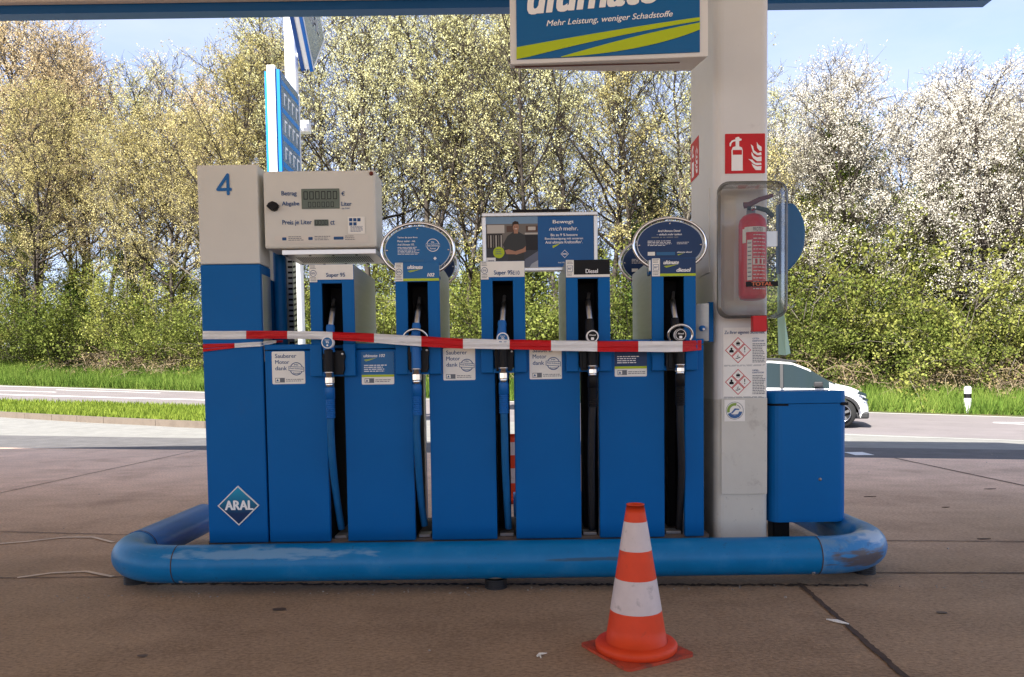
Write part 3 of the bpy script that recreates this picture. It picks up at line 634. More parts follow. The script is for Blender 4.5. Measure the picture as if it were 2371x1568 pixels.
# ================================================================== NOZZLES with hoses
def nozzle(i, label, cxp, spx, spt, spb, colr, ring, badge, cradle, coup, hose, grip=None):
    yN = YH-.055
    X = lambda p, v=800, Y=yN: at(p, v, Y).x
    Z = lambda v, p=cxp, Y=yN: at(p, v, Y).z
    root = empty('fuel_nozzle', (X(cxp), yN, Z(860)), label, 'fuel nozzle', 'nozzles hanging in the dispenser')
    bc = bgrip if colr == 'b' else black; hc = bhose if colr == 'b' else rubber
    m = MB()                                   # spout rising into the recess
    (tx, ty), (bx, by) = spt, spb
    p0 = at(bx, by+14, yN+.012); p1 = at(bx, by, yN+.015); p2 = at((tx*2+bx)/3, (ty*2+by)/3, yN+.035); p3 = at(tx, ty-4, YH+.10); p4 = at(tx+2, ty-22, YH+.16)
    m.tube([p0, p1, p2, p3], .0135, alu, 14); m.tube([p3, p4], [.0095, .009], edge, 12); m.build('spout', root)
    m = MB(); c_ = at(bx, by, yN+.012); zc = c_.z
    yb = YH-.035
    e0 = at(bx-1, by-2, yN+.012); e1 = at(bx-1, by+12, yN+.008); e2 = at(cxp-4, by+40, yN); e3 = at(cxp, by+62, yN)
    m.tube([e0, e0.lerp(e1, .5), e1, e2, e3], [.019, .0225, .0205, .027, .030], bc, 18); m.build('collar', root)
    m = MB(); a, b = X(cradle[0]), X(cradle[1]); z0, z1 = Z(cradle[3]), Z(cradle[2])
    m.prism([(a+.012, z0), (b-.012, z0), (b-.004, z0+.03), (b-.006, z0+(z1-z0)*.55), (b, z1-.03), (b-.008, z1), (a+.008, z1), (a, z1-.03), (a+.006, z0+(z1-z0)*.55), (a+.004, z0+.03)], YH-.045, YP+.02, black)
    m.box(a+.016, a+.040, YH-.052, YH-.046, z0+.01, z1-.005, black, .004)
    m.lathe([(.0001, YH-.053), (.006, YH-.052), (.006, YH-.045)], (b-.012, 0, z1-.018), alu, 12, 'y')
    m.build('nozzle_body', root, bevel=.003)
    gx = at((coup[0]+coup[1])/2, coup[2], yN).x
    m = MB()                                   # grip in front
    mt = bgrip if grip == 'b' else black
    zg0, zg1 = Z(coup[2]+2), Z(coup[2]-52)
    n = 26; pts = [(gx, yN-.012, zg1+(zg0-zg1)*k/n) for k in range(n+1)]
    m.tube(pts, [.0235+(.0012 if k % 2 and grip == 'b' else 0)-(.006 if k == 0 else 0) for k in range(n+1)], mt, 18); m.build('grip', root)
    m = MB(); zc0, zc1 = Z(coup[3]), Z(coup[2]); h = zc1-zc0; r = .0245
    m.lathe([(.001, 0), (r, 0), (r+.001, -.006), (r-.003, -.009), (r-.002, -h*.33), (r-.004, -h*.36)], (gx, yN-.012, zc1), chrome, 24)
    m.lathe([(r-.001, -h*.36), (r, -h*.38), (r, -h*.72), (r-.002, -h*.75)], (gx, yN-.012, zc1), chrome, 8, smooth=False)
    m.lathe([(r-.004, -h*.75), (r-.003, -h*.78), (r-.003, -h), (.001, -h)], (gx, yN-.012, zc1), chrome, 24); m.build('coupling', root)
    m = MB(); zs1 = zc0; zs2 = Z(coup[3]+27); zs3 = Z(coup[3]+70); rs = .0245
    pr = [(.012, zs1+.002), (rs-.002, zs1), (rs, zs1-.006), (rs, zs2)]
    nr = 9; dz = (zs2-zs3)/nr
    for k in range(nr): z = zs2-k*dz; pr += [(rs-.004, z-.001), (rs-.004, z-dz*.38), (rs-.0005, z-dz*.45), (rs-.0005, z-dz*.95)]
    pr += [(rs-.006, zs3-.004)]
    m.lathe([(r_, z) for r_, z in pr], (gx, yN-.012, 0), bc, 20); m.build('bend_protector', root)
    m = MB(); pts = [Vector((gx, yN-.012, zs3+.01))]+[at(px_, py_, Y_) for px_, py_, Y_ in hose]
    P = [pts[0]]                               # smooth the hose with a Catmull-Rom pass
    for k in range(len(pts)-1):
        a0 = pts[max(k-1, 0)]; a1 = pts[k]; a2 = pts[k+1]; a3 = pts[min(k+2, len(pts)-1)]
        for s_ in range(1, 7):
            t = s_/6; P.append(.5*((2*a1)+(a2-a0)*t+(2*a0-5*a1+4*a2-a3)*t*t+(3*a1-a0-3*a2+a3)*t**3))
    m.tube(P, .0185, hc, 16); m.build('hose', root)
    if badge:
        B_ = at(badge[0], badge[1], yN-.03); r = .031; y0 = yN-.045; m = MB()
        m.lathe([(.0001, y0), (r-.003, y0), (r, y0+.004), (r, y0+.03)], (B_.x, 0, B_.z), txw if (colr == 'b' or i == 3) else txw, 28, 'y', False)
        m.disc(B_.x, B_.z, r*.80, y0-.0006, ultb if colr == 'b' else black, 24)
        if i == 4: m.disc(B_.x, B_.z, r*.97, y0-.0003, black, 24); m.disc(B_.x, B_.z, r*.86, y0-.0007, txw, 24, r0=.9)
        if colr == 'b': m.text('Super', B_.x-.013, B_.x+.013, B_.z+.009, B_.z+.015, y0-.0012, txw, bold=.03); m.text('95', B_.x-.008, B_.x+.008, B_.z-.004, B_.z+.006, y0-.0012, txw, bold=.04); m.disc(B_.x, B_.z-.014, .005, y0-.0012, txw, 12)
        else:
            m.text('Diesel' if i == 3 else 'diesel', B_.x-.015, B_.x+.015, B_.z+.002, B_.z+.009, y0-.0012, txw, bold=.03); m.rquad(B_.x-.008, B_.x+.007, B_.z-.019, B_.z-.006, y0-.0012, txw, .002)
        m.build('grade_badge', root)
    if ring:
        A_ = at(ring[0], ring[1], yN-.02); m = MB(); m.tube([(A_.x+.060*math.cos(R(t)), yN-.02-.015*math.sin(R(max(0, t))), A_.z+.048*math.sin(R(t))) for t in range(-35, 216, 10)], .0065, chrome, 10); m.build('hand_guard', root)
nozzle(0, 'blue nozzle under the Super 95 label with a white rimmed blue badge below the tape', 763, 0, (771, 716), (766, 755), 'b', None, (759.5, 793.5), (744, 797, 812, 868), (754, 774, 861, 897), [(766, 1000, YH-.055), (770, 1066, YH-.02), (779, 1149, YP+.04), (791, 1224, YP+.09)])
nozzle(1, 'blue nozzle with ribbed blue grip and chrome guard under the ultimate 102 label', 964, 0, (969, 713), (965, 751), 'b', (962, 785), None, (942, 993, 803, 862), (955, 975, 853, 890), [(964.5, 990, YH-.055), (968.6, 1066, YH-.02), (974, 1149, YP+.04), (983, 1216, YP+.09)], 'b')
nozzle(2, 'blue nozzle under the Super 95 E10 label, its badge half hidden by the tape', 1165, 0, (1166, 708), (1163.5, 745), 'b', None, (1164.3, 784.5), (1143, 1190, 806, 859), (1155, 1176, 850.6, 886), [(1168, 985, YH-.055), (1170.7, 1093, YH), (1177.6, 1222, YP+.09)])
nozzle(3, 'black nozzle under the black Diesel label with a white rimmed round badge', 1371, 0, (1361.5, 702), (1366, 741), 'k', None, (1371.4, 779), (1341, 1388, 803, 858), (1360, 1382, 846, 871), [(1370, 985, YH-.055), (1369, 1093, YH), (1371, 1225, YP+.07)])
nozzle(4, 'black nozzle with chrome hand guard under the dark ultimate diesel label', 1573, 0, (1557.5, 700), (1564, 739), 'k', (1574.8, 775), (1574.8, 775.5), (1541, 1587, 800, 858), (1562, 1584, 843, 867), [(1575, 985, YH-.055), (1578, 1093, YH), (1572, 1228, YP+.09)])
# ================================================================== OVAL SIGNS
def oval(cx, cy, Y, panelmat, label, kind, rw=.186, rh=.134):
    C = at(cx, cy, Y); root = empty('oval_sign', (C.x, Y, C.z), label, 'sign', 'oval signs above the nozzles')
    m = MB(); n = 56; m.tube([(C.x+rw*math.cos(2*math.pi*k/n), Y, C.z+rh*math.sin(2*math.pi*k/n)) for k in range(n)], .0085, chrome, 10, closed=True); m.build('tube_frame', root)
    m = MB(); pw, ph = rw-.015, rh-.015; n = 48
    m.prism([(C.x+pw*math.cos(2*math.pi*k/n), C.z+ph*math.sin(2*math.pi*k/n)) for k in range(n)][::-1], Y-.004, Y+.004, panelmat)
    m.disc(C.x, C.z, pw, Y-.0048, mat('edge_white' , (.5, .55, .6), .4) if 'edge_white' not in MATS else MATS['edge_white'], 48, rz=ph, r0=.972)
    for u, v in ((0, ph-.014), (pw-.014, -.004), (-pw+.014, -.004)): m.lathe([(.0001, Y-.008), (.005, Y-.007), (.005, Y-.004)], (C.x+u, 0, C.z+v), chrome, 12, 'y')
    m.build('oval_panel', root)
    m = MB(); y = Y-.0062
    if kind == 0:
        for k, (s_, x1) in enumerate((('Tanken Sie jetzt Ihren', .012), ('Motor sauber – mit', -.0), ('Aral Ultimate 102.', -.004))): m.text(s_, C.x-.103, C.x+x1-.012, C.z+.055-.0175*k, C.z+.065-.0175*k, y, txw, bold=.02)
        lines(m, C.x-.103, C.x+.015, C.z-.03, C.z+.012, 6, y, txw, .35, 5)
        cx_, cz_ = C.x+.078, C.z+.020; m.disc(cx_, cz_, .033, y, txw, 28, r0=.9); m.quad(cx_-.036, cx_+.036, cz_-.008, cz_+.008, y-.0004, txw); m.quad(cx_-.035, cx_+.035, cz_-.0068, cz_+.0068, y-.0008, panelmat)
        m.text('Anti-Schmutz', cx_-.032, cx_+.032, cz_-.0035, cz_+.004, y-.0012, txw, bold=.02); m.text('Mit', cx_-.008, cx_+.008, cz_+.012, cz_+.019, y, txw, bold=.02); m.text('Formel', cx_-.014, cx_+.014, cz_-.021, cz_-.013, y, txw, bold=.02)
        m.poly([(C.x+.088, C.z-.038), (C.x+.079, C.z-.047), (C.x+.088, C.z-.056), (C.x+.097, C.z-.047)], y, txw); m.quad(C.x-.1, C.x+.03, C.z-.064, C.z-.052, y, MATS['edge_blue'] if 'edge_blue' in MATS else mat('edge_blue', (.03, .14, .3), .5))
    else:
        m.text('Aral Ultimate Diesel', C.x-.062, C.x+.052, C.z+.062, C.z+.073, y, txw, bold=.02); m.text('– einfach mehr tanken', C.x-.068, C.x+.060, C.z+.045, C.z+.055, y, txw, bold=.02)
        lines(m, C.x-.095, C.x+.085, C.z+.028, C.z+.038, 1, y, inkg, .6, 2); lines(m, C.x-.115, C.x+.01, C.z-.012, C.z+.018, 4, y, txw, .35, 8); lines(m, C.x+.035, C.x+.10, C.z-.005, C.z+.01, 2, y, txw, .35, 4)
        m.quad(C.x-.115, C.x-.078, C.z-.057, C.z-.038, y, paperw); m.quad(C.x-.07, C.x+.025, C.z-.056, C.z-.040, y, MATS['edge_blue']); m.text('ultimate diesel', C.x+.035, C.x+.112, C.z-.045, C.z-.037, y, txw, bold=.03, shear=.25)
        ribbon(m, bez((0, .45), (.5, .62), (1, 1)), bez((.04, 0), (.5, .4), (1, 1)), y, lime, lambda u, v: (C.x+.038+.035*u, C.z-.058+.012*v))
    m.build('lettering', root)
    m = MB(); s_ = 1 if kind == 0 else -1; xq = C.x+s_*.100
    m.box(xq-.012, xq+.012, Y-.018, Y+.018, C.z-rh-.005, C.z-rh+.055, alu, .004); m.box(xq-.010, xq+.010, Y-.01, Y+.05, C.z-rh-.02, C.z-rh+.02, blue_side, .003); m.build('clamp', root)
MATS['edge_blue'] = mat('edge_blue', (.03, .14, .3), .5)
oval(967.5, 578, YH+.035, ultb, 'oval blue sign in a chrome tube frame above the ultimate 102 nozzle, nearer one', 0)
oval(988, 617, YB+.05, navy, 'dark blue oval sign mostly hidden behind the blue oval sign above ultimate 102', 0)
oval(1551, 566, YH+.035, navy, 'dark navy oval sign in a chrome tube frame above the ultimate diesel nozzle, nearer one', 1)
oval(1507, 607, YB+.05, navy, 'dark oval sign half hidden behind the navy oval sign above ultimate diesel', 1)
# ================================================================== POSTER FRAME
PY = 4.16
a, b, z0, z1 = rc(1116.5, 491, 1384.5, 628, PY)
pf = empty('poster_frame', ((a+b)/2, PY, z0), 'aluminium snap frame with an advert of a man with folded arms standing on the dispenser', 'poster frame')
fw = .022; m = MB()
for q in ((a, b, z1-fw, z1), (a, b, z0, z0+fw), (a, a+fw, z0+fw, z1-fw), (b-fw, b, z0+fw, z1-fw)): m.box(q[0], q[1], PY, PY+.03, q[2], q[3], alu, .004)
m.build('frame', pf)
m = MB(); p, q, r, s_ = rc(1186, 484, 1321.5, 489.5, PY); m.box(p, q, PY+.005, PY+.03, z1-.001, s_, black, .002); m.build('hanging_bar', pf)
m = MB()
for x in (a+.09, b-.09): m.box(x-.012, x+.012, PY+.008, PY+.024, ztp-.01, z0+.002, alu)
m.build('stand_leg', pf)
m = MB(); ia, ib, i0, i1 = a+fw, b-fw, z0+fw, z1-fw; y = PY+.008; W_ = ib-ia; H_ = i1-i0
m.box(ia-.004, ib+.004, y, y+.012, i0-.004, i1+.004, white)
X = lambda u: ia+W_*u
Z = lambda v: i1-H_*v
y -= .001; xs_ = .48
pc = lambda n_, c, r=.5: mat('print_'+n_, s2l(c), r)
m.quad(X(0), X(xs_), Z(.14), Z(0), y, pc('sky', (120, 150, 175))); m.quad(X(0), X(xs_), Z(.62), Z(.14), y, pc('shop', (118, 112, 104))); m.quad(X(0), X(xs_), Z(1), Z(.62), y, pc('kerb', (62, 66, 72)))
m.quad(X(.01), X(.17), Z(.32), Z(.16), y-.0004, pc('shopwhite', (196, 190, 180))); m.quad(X(.0), X(.15), Z(.62), Z(.33), y-.0004, pc('shelf', (54, 50, 48)))
for k in range(6): m.quad(X(.015+k*.024), X(.024+k*.024), Z(.60), Z(.36), y-.0008, MATS['print_shopwhite'] if k % 2 else MATS['print_shop'])
m.quad(X(.19), X(.29), Z(.30), Z(.18), y-.0004, pc('brown', (92, 70, 60))); m.quad(X(.37), X(xs_), Z(.30), Z(.18), y-.0004, MATS['print_brown']); m.quad(X(.39), X(.46), Z(.27), Z(.20), y-.0008, MATS['print_shopwhite']); m.quad(X(.36), X(xs_), Z(.35), Z(.32), y-.0008, MATS['print_shopwhite'])
m.quad(X(.34), X(xs_), Z(.66), Z(.36), y-.0004, pc('car', (38, 38, 40))); m.poly([(X(.30), Z(1)), (X(.36), Z(.84)), (X(xs_), Z(.68)), (X(xs_), Z(1))], y-.0006, pc('bonnet', (105, 112, 128))); m.poly([(X(.40), Z(1)), (X(.42), Z(.93)), (X(xs_), Z(.86)), (X(xs_), Z(1))], y-.0012, pc('bumper', (170, 175, 182)))
cxm = X(.275); skin = pc('skin', (172, 128, 104)); shirt = pc('shirt', (58, 60, 60)); y2 = y-.0016
m.poly([(cxm-.045, Z(.92)), (cxm+.042, Z(.92)), (cxm+.045, Z(.70)), (cxm+.058, Z(.56)), (cxm+.050, Z(.37)), (cxm+.016, Z(.30)), (cxm-.014, Z(.30)), (cxm-.046, Z(.38)), (cxm-.072, Z(.55)), (cxm-.056, Z(.66)), (cxm-.040, Z(.70))], y2, shirt)
m.quad(cxm-.052, cxm+.048, Z(1), Z(.86), y2-.0003, pc('trouser', (34, 34, 36)))
m.poly([(cxm-.010, Z(.33)), (cxm+.012, Z(.33)), (cxm+.012, Z(.25)), (cxm-.010, Z(.25))], y2-.0004, skin); m.disc(cxm+.001, Z(.21), .0165, y2-.0008, skin, 18, rz=.023)
m.poly([(cxm-.017, Z(.20)), (cxm-.018, Z(.12)), (cxm-.004, Z(.085)), (cxm+.014, Z(.10)), (cxm+.018, Z(.155)), (cxm+.004, Z(.148)), (cxm-.010, Z(.155))], y2-.0012, pc('hair', (52, 38, 30)))
m.poly([(cxm-.060, Z(.66)), (cxm-.052, Z(.735)), (cxm+.0, Z(.74)), (cxm+.05, Z(.68)), (cxm+.048, Z(.62)), (cxm-.004, Z(.68)), (cxm-.040, Z(.64))], y2-.0012, skin); m.poly([(cxm+.054, Z(.58)), (cxm+.054, Z(.69)), (cxm+.0, Z(.75)), (cxm-.02, Z(.70)), (cxm+.03, Z(.66))], y2-.0015, skin)
m.disc(cxm-.005, Z(.203), .0022, y2-.0016, MATS['print_hair'], 8); m.disc(cxm+.007, Z(.203), .0022, y2-.0016, MATS['print_hair'], 8); m.quad(cxm-.005, cxm+.008, Z(.245), Z(.236), y2-.0016, txw)
m.disc(X(.115), Z(.70), .031, y2-.002, lime, 28); lines(m, X(.085), X(.15), Z(.76), Z(.64), 3, y2-.0026, txb, .35, 6)
m.quad(X(.0), X(.085), Z(.965), Z(.80), y2-.002, txw); lines(m, X(.015), X(.075), Z(.94), Z(.85), 2, y2-.0026, inkg, .5, 7)
m.quad(X(xs_), X(1), Z(1), Z(0), y-.0004, mat('poster_blue', (.006, .10, .30), .4))
m.build('poster', pf)
m = MB(); yt = y2-.001
for s_, u0, u1, v0, v1, b_ in (('Bewegt', .62, .815, .08, .165, .02), ('mich', .585, .705, .205, .285, .0), ('mehr.', .72, .855, .205, .285, .01), ('Bis zu 9 % bessere', .60, .85, .345, .395, .02), ('Beschleunigung mit unseren', .545, .90, .42, .475, .02), ('Aral ultimate Kraftstoffen¹.', .55, .895, .485, .54, .02), ('Aral. Alles super.', .665, .79, .90, .935, .02)):
    m.text(s_, X(u0), X(u1), Z(v1), Z(v0), yt, txw, bold=b_, shear=.35 if s_ == 'mich' else 0)
dx, dz_, r = X(.728), Z(.745), .022
m.poly([(dx, dz_+r), (dx-r, dz_), (dx, dz_-r), (dx+r, dz_)], yt, txw); r2 = r-.003; m.poly([(dx, dz_+r2), (dx-r2, dz_), (dx, dz_-r2), (dx+r2, dz_)], yt-.0004, MATS['poster_blue']); m.text('ARAL', dx-.014, dx+.014, dz_-.004, dz_+.004, yt-.0008, txw, bold=.05)
ribbon(m, bez((0, .45), (.5, .62), (1, 1)), bez((.04, 0), (.5, .4), (1, 1)), yt, lime, lambda u, v: (X(.615)+.05*u, Z(.63)+.03*v)); m.build('lettering', pf)
# ================================================================== BARRIER TAPE
def tape(name, pts, label, half, seed, start_y=3.78):
    rd = random.Random(seed); root = empty(name, at(pts[0][0], pts[0][1], start_y), label, 'tape', 'red and white barrier tape')
    for s in range(len(pts)-1):
        (x0, y0, h0, Y0, k), (x1, y1, h1, Y1, _) = pts[s], pts[s+1]; m = MB(); n = 26; rows = 8; vs = []
        for i in range(n+1):
            t = i/n; px, py, hh, Y = x0+(x1-x0)*t, y0+(y1-y0)*t, h0+(h1-h0)*t, Y0+(Y1-Y0)*t
            for j in range(rows+1):
                v = j/rows; f = math.sin(v*11+seed+px*.004)*.0045+math.sin(v*23+px*.013)*.003+math.sin(px*.31+v*5)*.0012*math.sin(px*.021+seed)**2+rd.uniform(-.0006, .0006)
                q = at(px, py-hh+2*hh*v+math.sin(px*.05)*.25, Y+f); vs.append(q)
        w_ = rows+1
        m.add(vs, [[i*w_+j, (i+1)*w_+j, (i+1)*w_+j+1, i*w_+j+1] for i in range(n) for j in range(rows)], tapew if k == 'w' else taper, True)
        ob = m.build('white_section' if k == 'w' else 'red_section', root)
T = 3.775
PT = [(469, 776.5, 9.5, YP-.006, 'w'), (570, 775.5, 9.3, YP-.008, 'r'), (665, 775.5, 9, T+.04, 'w'), (770, 777.5, 9, T+.01, 'r'), (866, 783, 10.5, T, 'w'), (975.5, 790.5, 12, T-.005, 'r'), (1072, 796, 11.5, T, 'w'), (1180, 797.5, 11, T, 'r'), (1276, 800, 12, T, 'w'), (1383, 802, 12.2, T-.004, 'r'), (1478, 802.5, 12.3, T, 'w'), (1580.5, 802.5, 12.5, T-.006, 'r'), (1624, 799.5, 11.5, YP-.012, 'w'), (1631, 799.5, 11.5, YP-.003, 'w')]
tape('barrier_tape', PT[:-1], 'long red and white barrier tape stretched across all five nozzles', 12, 1)
tape('barrier_tape', [(469.5, 806, 9, YP-.005, 'r'), (543, 800, 5.2, YP-.007, 'w'), (603, 797, 5.5, YP-.012, 'w'), (612, 795, 5.5, YP+.02, 'w'), (640, 791, 3, YP+.06, 'r'), (655, 790, 2, YP+.10, 'r')], 'short twisted end of barrier tape wrapped around the number column below the long tape', 8, 5)
# ================================================================== GUARD RAIL
zr, rr_ = .133, .0885; Yf, Yr = 3.535, 5.02
XL, XR = at(317, 1290, 3.85).x, at(1998, 1290, 3.85).x
rail = empty('guard_rail', ((XL+XR)/2, 4.3, 0), 'thick blue steel tube rail looping low around the dispenser island', 'guard rail')
rc_ = .34
ocx = (XL+XR)/2
patch(railworn, (XR-.20-ocx, Yf+.02-4.3, .125), (.22, .16, .055), (.10, .075, .06))
patch(railworn, (XR-.12-ocx, Yf+.10-4.3, .20), (.18, .14, .03), (.42, .50, .56), .7)
patch(railblue, (-1.15-ocx, Yf-4.3, .19), (.55, .2, .028), (.20, .36, .52), .65)
patch(railblue, (.35-ocx, Yf-4.3, .15), (.3, .2, .012), (.03, .06, .09), .7)
def arc(cx, cy, a0, a1, r=rc_, n=14): return [(cx+r*math.cos(R(a0+(a1-a0)*k/n)), cy+r*math.sin(R(a0+(a1-a0)*k/n)), zr) for k in range(n+1)]
xj0, xj1 = at(414, 1300, Yf).x, at(1888, 1300, Yf).x
m = MB(); m.tube([(xj0+(xj1-xj0)*k/10, Yf, zr) for k in range(11)], rr_, railblue, 40, cap=False); m.build('front_tube', rail)
m = MB(); m.tube([(xj0-.003, Yf, zr)]+arc(XL+rc_, Yf+rc_, 270, 180), rr_+.0005, railblue, 40, cap=False); m.tube([(XL, Yr-rc_, zr)]+arc(XL+rc_, Yr-rc_, 180, 90)+[(0, Yr, zr)], rr_, railblue, 40, cap=False)
m.build('rear_tube', rail)
m = MB(); m.tube([(xj1+.003, Yf, zr)]+arc(XR-rc_, Yf+rc_, 270, 360)+[(XR, Yr-rc_, zr)]+arc(XR-rc_, Yr-rc_, 0, 90)+[(0.001, Yr, zr)], rr_+.0005, railworn, 40, cap=False); m.build('end_tube', rail, label='scraped and rust stained right end of the rail')
m = MB(); m.tube([(XL, Yf+rc_, zr), (XL, Yf+rc_+.08, zr), (XL, Yr-rc_-.04, zr), (XL, Yr-rc_+.02, zr)], [rr_+.003]*4, railviolet, 40); m.build('sleeve', rail)
m = MB()
for x in (xj0, xj1): m.tube([(x-.0025, Yf, zr), (x+.0025, Yf, zr)], rr_+.0015, joint, 40, cap=False)
for y in (Yf+rc_+.01,): m.tube([(XL, y-.003, zr), (XL, y+.003, zr)], rr_+.0045, joint, 40, cap=False)
for x, a_ in ((xj0+.03, -50), (xj1-.03, -50)):
    m.lathe([(.0001, Yf-rr_*math.cos(R(a_))-.004), (.010, Yf-rr_*math.cos(R(a_))+.001)], (x, 0, zr+rr_*math.sin(R(a_))), edge, 12, 'y')
m.build('joint_ring', rail)
def wear(px, py, wpx, hpx, seed, mt):     # scraped patch lying on the curved tube end
    pass
for (px, py) in ((316, 1347), (1148, 1364), (2003, 1348)):
    g = gr(px, py); x, y = g.x, max(g.y, Yf)
    if px < 400: x, y = XL+.06, Yf+.17
    if px > 1900: x, y = XR-.06, Yf+.17
    m = MB(); pr = [(.052, 0)]
    for k in range(5): pr += [(.052, .004+k*.009), (.046, .008+k*.009), (.052, .010+k*.009)]
    m.lathe(pr, (x, y, 0), rubber, 24); m.lathe([(.046, .050), (.05, .055), (.048, .10), (.0001, .10)], (x, y, 0), alu, 24); m.build('foot', rail)
# ================================================================== TRAFFIC CONES
def cone(c, label, ang=28, H=.535, small=False):
    c = Vector(c); root = empty('traffic_cone', c, label, 'cone', 'orange and white traffic cones')
    s = .143; p = []
    for k in range(4):
        for j in range(-3, 4):
            a_ = R(90*k+j*6+ang+45); q = Vector((math.cos(R(90*k+ang+45)), math.sin(R(90*k+ang+45)), 0))*(s*1.25)+Vector((math.cos(R(90*k+j*15+ang+45)), math.sin(R(90*k+j*15+ang+45)), 0))*.022; p.append(q)
    m = MB(); n = len(p); lo = [c+q for q in p]; hi = [c+q+Vector((0, 0, .010)) for q in p]
    m.add(lo+hi, [[i, (i+1) % n, (i+1) % n+n, i+n] for i in range(n)]+[list(range(n, 2*n))], coned); m.build('base_plate', root)
    m = MB(); m.lathe([(.140, .009), (.146, .014), (.147, .030), (.142, .037), (.135, .040), (.113, .042)], c, orange, 48); m.build('base_ring', root)
    r = lambda z: .110-(.110-.031)*(z-.04)/(H-.04)
    zz_ = [.04, .155, .270, .372, .474, H]
    for k in range(5):
        m = MB(); a_, b_ = zz_[k], zz_[k+1]; e = .0006 if k % 2 else 0
        pr = [(r(a_)+e, a_), (r((a_+b_)/2)+e, (a_+b_)/2), (r(b_)+e, b_)]
        if k == 0: pr = [(.115, .041)]+pr
        if k == 4: pr += [(r(b_)+.001, b_-.004), (r(b_)+.001, b_), (r(b_)-.005, b_), (r(b_)-.006, b_-.06)]
        m.lathe(pr, c, conew if k % 2 else orange, 48); m.build('white_band' if k % 2 else 'cone_body', root)
g = gr(1473, 1507); cone((g.x, g.y, 0), 'orange and white traffic cone standing alone in front of the blue rail')
g = at(1186, 1100, 6.0); cone((g.x, 6.0, 0), 'far traffic cone glimpsed through the slit between two blue panels behind the dispenser', 10)
# ================================================================== PILLAR EQUIPMENT
yF = 3.95
def flames(m, X, Z, y, mt):
    F1 = [(.66, .92), (.70, .80), (.78, .74), (.90, .76), (.91, .90), (.80, .93)]
    for dx, dy, s_ in ((0, 0, 1), (-.0, -.0, 1)): pass
    shp = [[(.66, .76), (.70, .84), (.76, .92), (.90, .925), (.91, .82), (.80, .83), (.72, .79)], [(.58, .64), (.68, .66), (.76, .74), (.90, .74), (.91, .79), (.80, .80), (.70, .76), (.64, .69)],
           [(.66, .46), (.72, .56), (.80, .60), (.91, .58), (.91, .70), (.80, .70), (.70, .62), (.66, .54)], [(.64, .27), (.70, .32), (.72, .42), (.82, .50), (.90, .47), (.91, .55), (.80, .55), (.70, .48), (.67, .38)],
           [(.79, .21), (.83, .28), (.91, .34), (.915, .44), (.86, .44), (.80, .36)]]
    for s_ in shp: m.poly([(X(u), Z(v)) for u, v in s_][::-1], y, mt)
def extsign(m, X, Z, y):
    m.poly([(X(u), Z(v)) for u, v in ((.16, .93), (.16, .42), (.19, .34), (.27, .31), (.34, .31), (.42, .35), (.44, .42), (.44, .93))], y, txw)
    m.poly([(X(u), Z(v)) for u, v in ((.19, .53), (.19, .41), (.42, .41), (.42, .53))], y-.0006, red)
    m.poly([(X(u), Z(v)) for u, v in ((.26, .32), (.26, .15), (.25, .11), (.30, .085), (.35, .085), (.36, .12), (.41, .13), (.41, .17), (.35, .19), (.35, .32))], y-.0005, txw)
    m.poly([(X(u), Z(v)) for u, v in ((.26, .14), (.17, .17), (.11, .24), (.11, .31), (.14, .32), (.16, .24), (.20, .20), (.26, .19))][::-1], y-.0004, txw)
a, b, z0, z1 = rc(1678.5, 310, 1771, 402, yF)
fs_ = empty('extinguisher_sign', (a, yF, z0), 'square red fire extinguisher and flame sign on the front of the white pillar', 'sign')
m = MB(); m.rquad(a, b, z0, z1, yF-.003, red, .004, .0025); m.build('sign_plate', fs_)
m = MB(); extsign(m, lambda u: a+(b-a)*u, lambda v: z1-(z1-z0)*v, yF-.004); flames(m, lambda u: a+(b-a)*u, lambda v: z1-(z1-z0)*v, yF-.004, txw); m.build('pictogram', fs_)
zz0, zz1 = at(1614, 417, 4.4).z, at(1614, 329, 4.4).z
s2_ = empty('extinguisher_sign', (PXL, 4.3, zz0), 'red fire extinguisher sign on the left side of the pillar seen edge on', 'sign')
m = MB(); m.box(PXL-.003, PXL-.0005, 4.28, 4.46, zz0, zz1, red); m.build('sign_plate', s2_)
m2 = MB(); t2 = MB(); extsign(t2, lambda u: u, lambda v: 1-v, 0); flames(t2, lambda u: u, lambda v: 1-v, 0, txw)
t2.v = [(PXL-.0036+y_*.3, 4.46-x_*.18, zz0+z_*(zz1-zz0)) for x_, y_, z_ in t2.v]; t2.build('pictogram', s2_)
# extinguisher cabinet: clear cover
a, b, z0, z1 = rc(1664.5, 421, 1822.5, 734.5, yF-.10)
cab = empty('extinguisher_cabinet', ((a+b)/2, yF-.1, z0), 'scuffed transparent extinguisher box with rounded rim tinted like a dark reflection fixed to the pillar', 'cabinet')
def rr2(x0, x1, z0, z1, r, n=6):
    p = []
    for cx, cz, a0 in ((x1-r, z1-r, 0), (x0+r, z1-r, 90), (x0+r, z0+r, 180), (x1-r, z0+r, 270)):
        for k in range(n+1): an = R(a0+90*k/n); p.append((cx+r*math.cos(an), cz+r*math.sin(an)))
    return p
rims = [(0, .055, -.02), (.000, .055, -.085), (.012, .05, -.10), (.030, .045, -.135), (.065, .04, -.205)]
def ringat(d, r, yy): return [(x, yF+yy, z) for x, z in rr2(a+d, b-d, z0+d, z1-d, r)]
m = MB(); n_ = 28
vs = ringat(-.002, .055, -.075)+ringat(-.006, .057, -.085)+ringat(-.004, .056, -.10)+ringat(.010, .05, -.103)
m.add(vs, [[k+j*n_, (k+1) % n_+j*n_, (k+1) % n_+(j+1)*n_, k+(j+1)*n_] for j in range(3) for k in range(n_)], clearmat('rim_acrylic', (.30, .31, .30), 1.1, .06), True); m.build('cabinet_rim', cab)  # rim tint darkened to paint a dark reflection into the acrylic
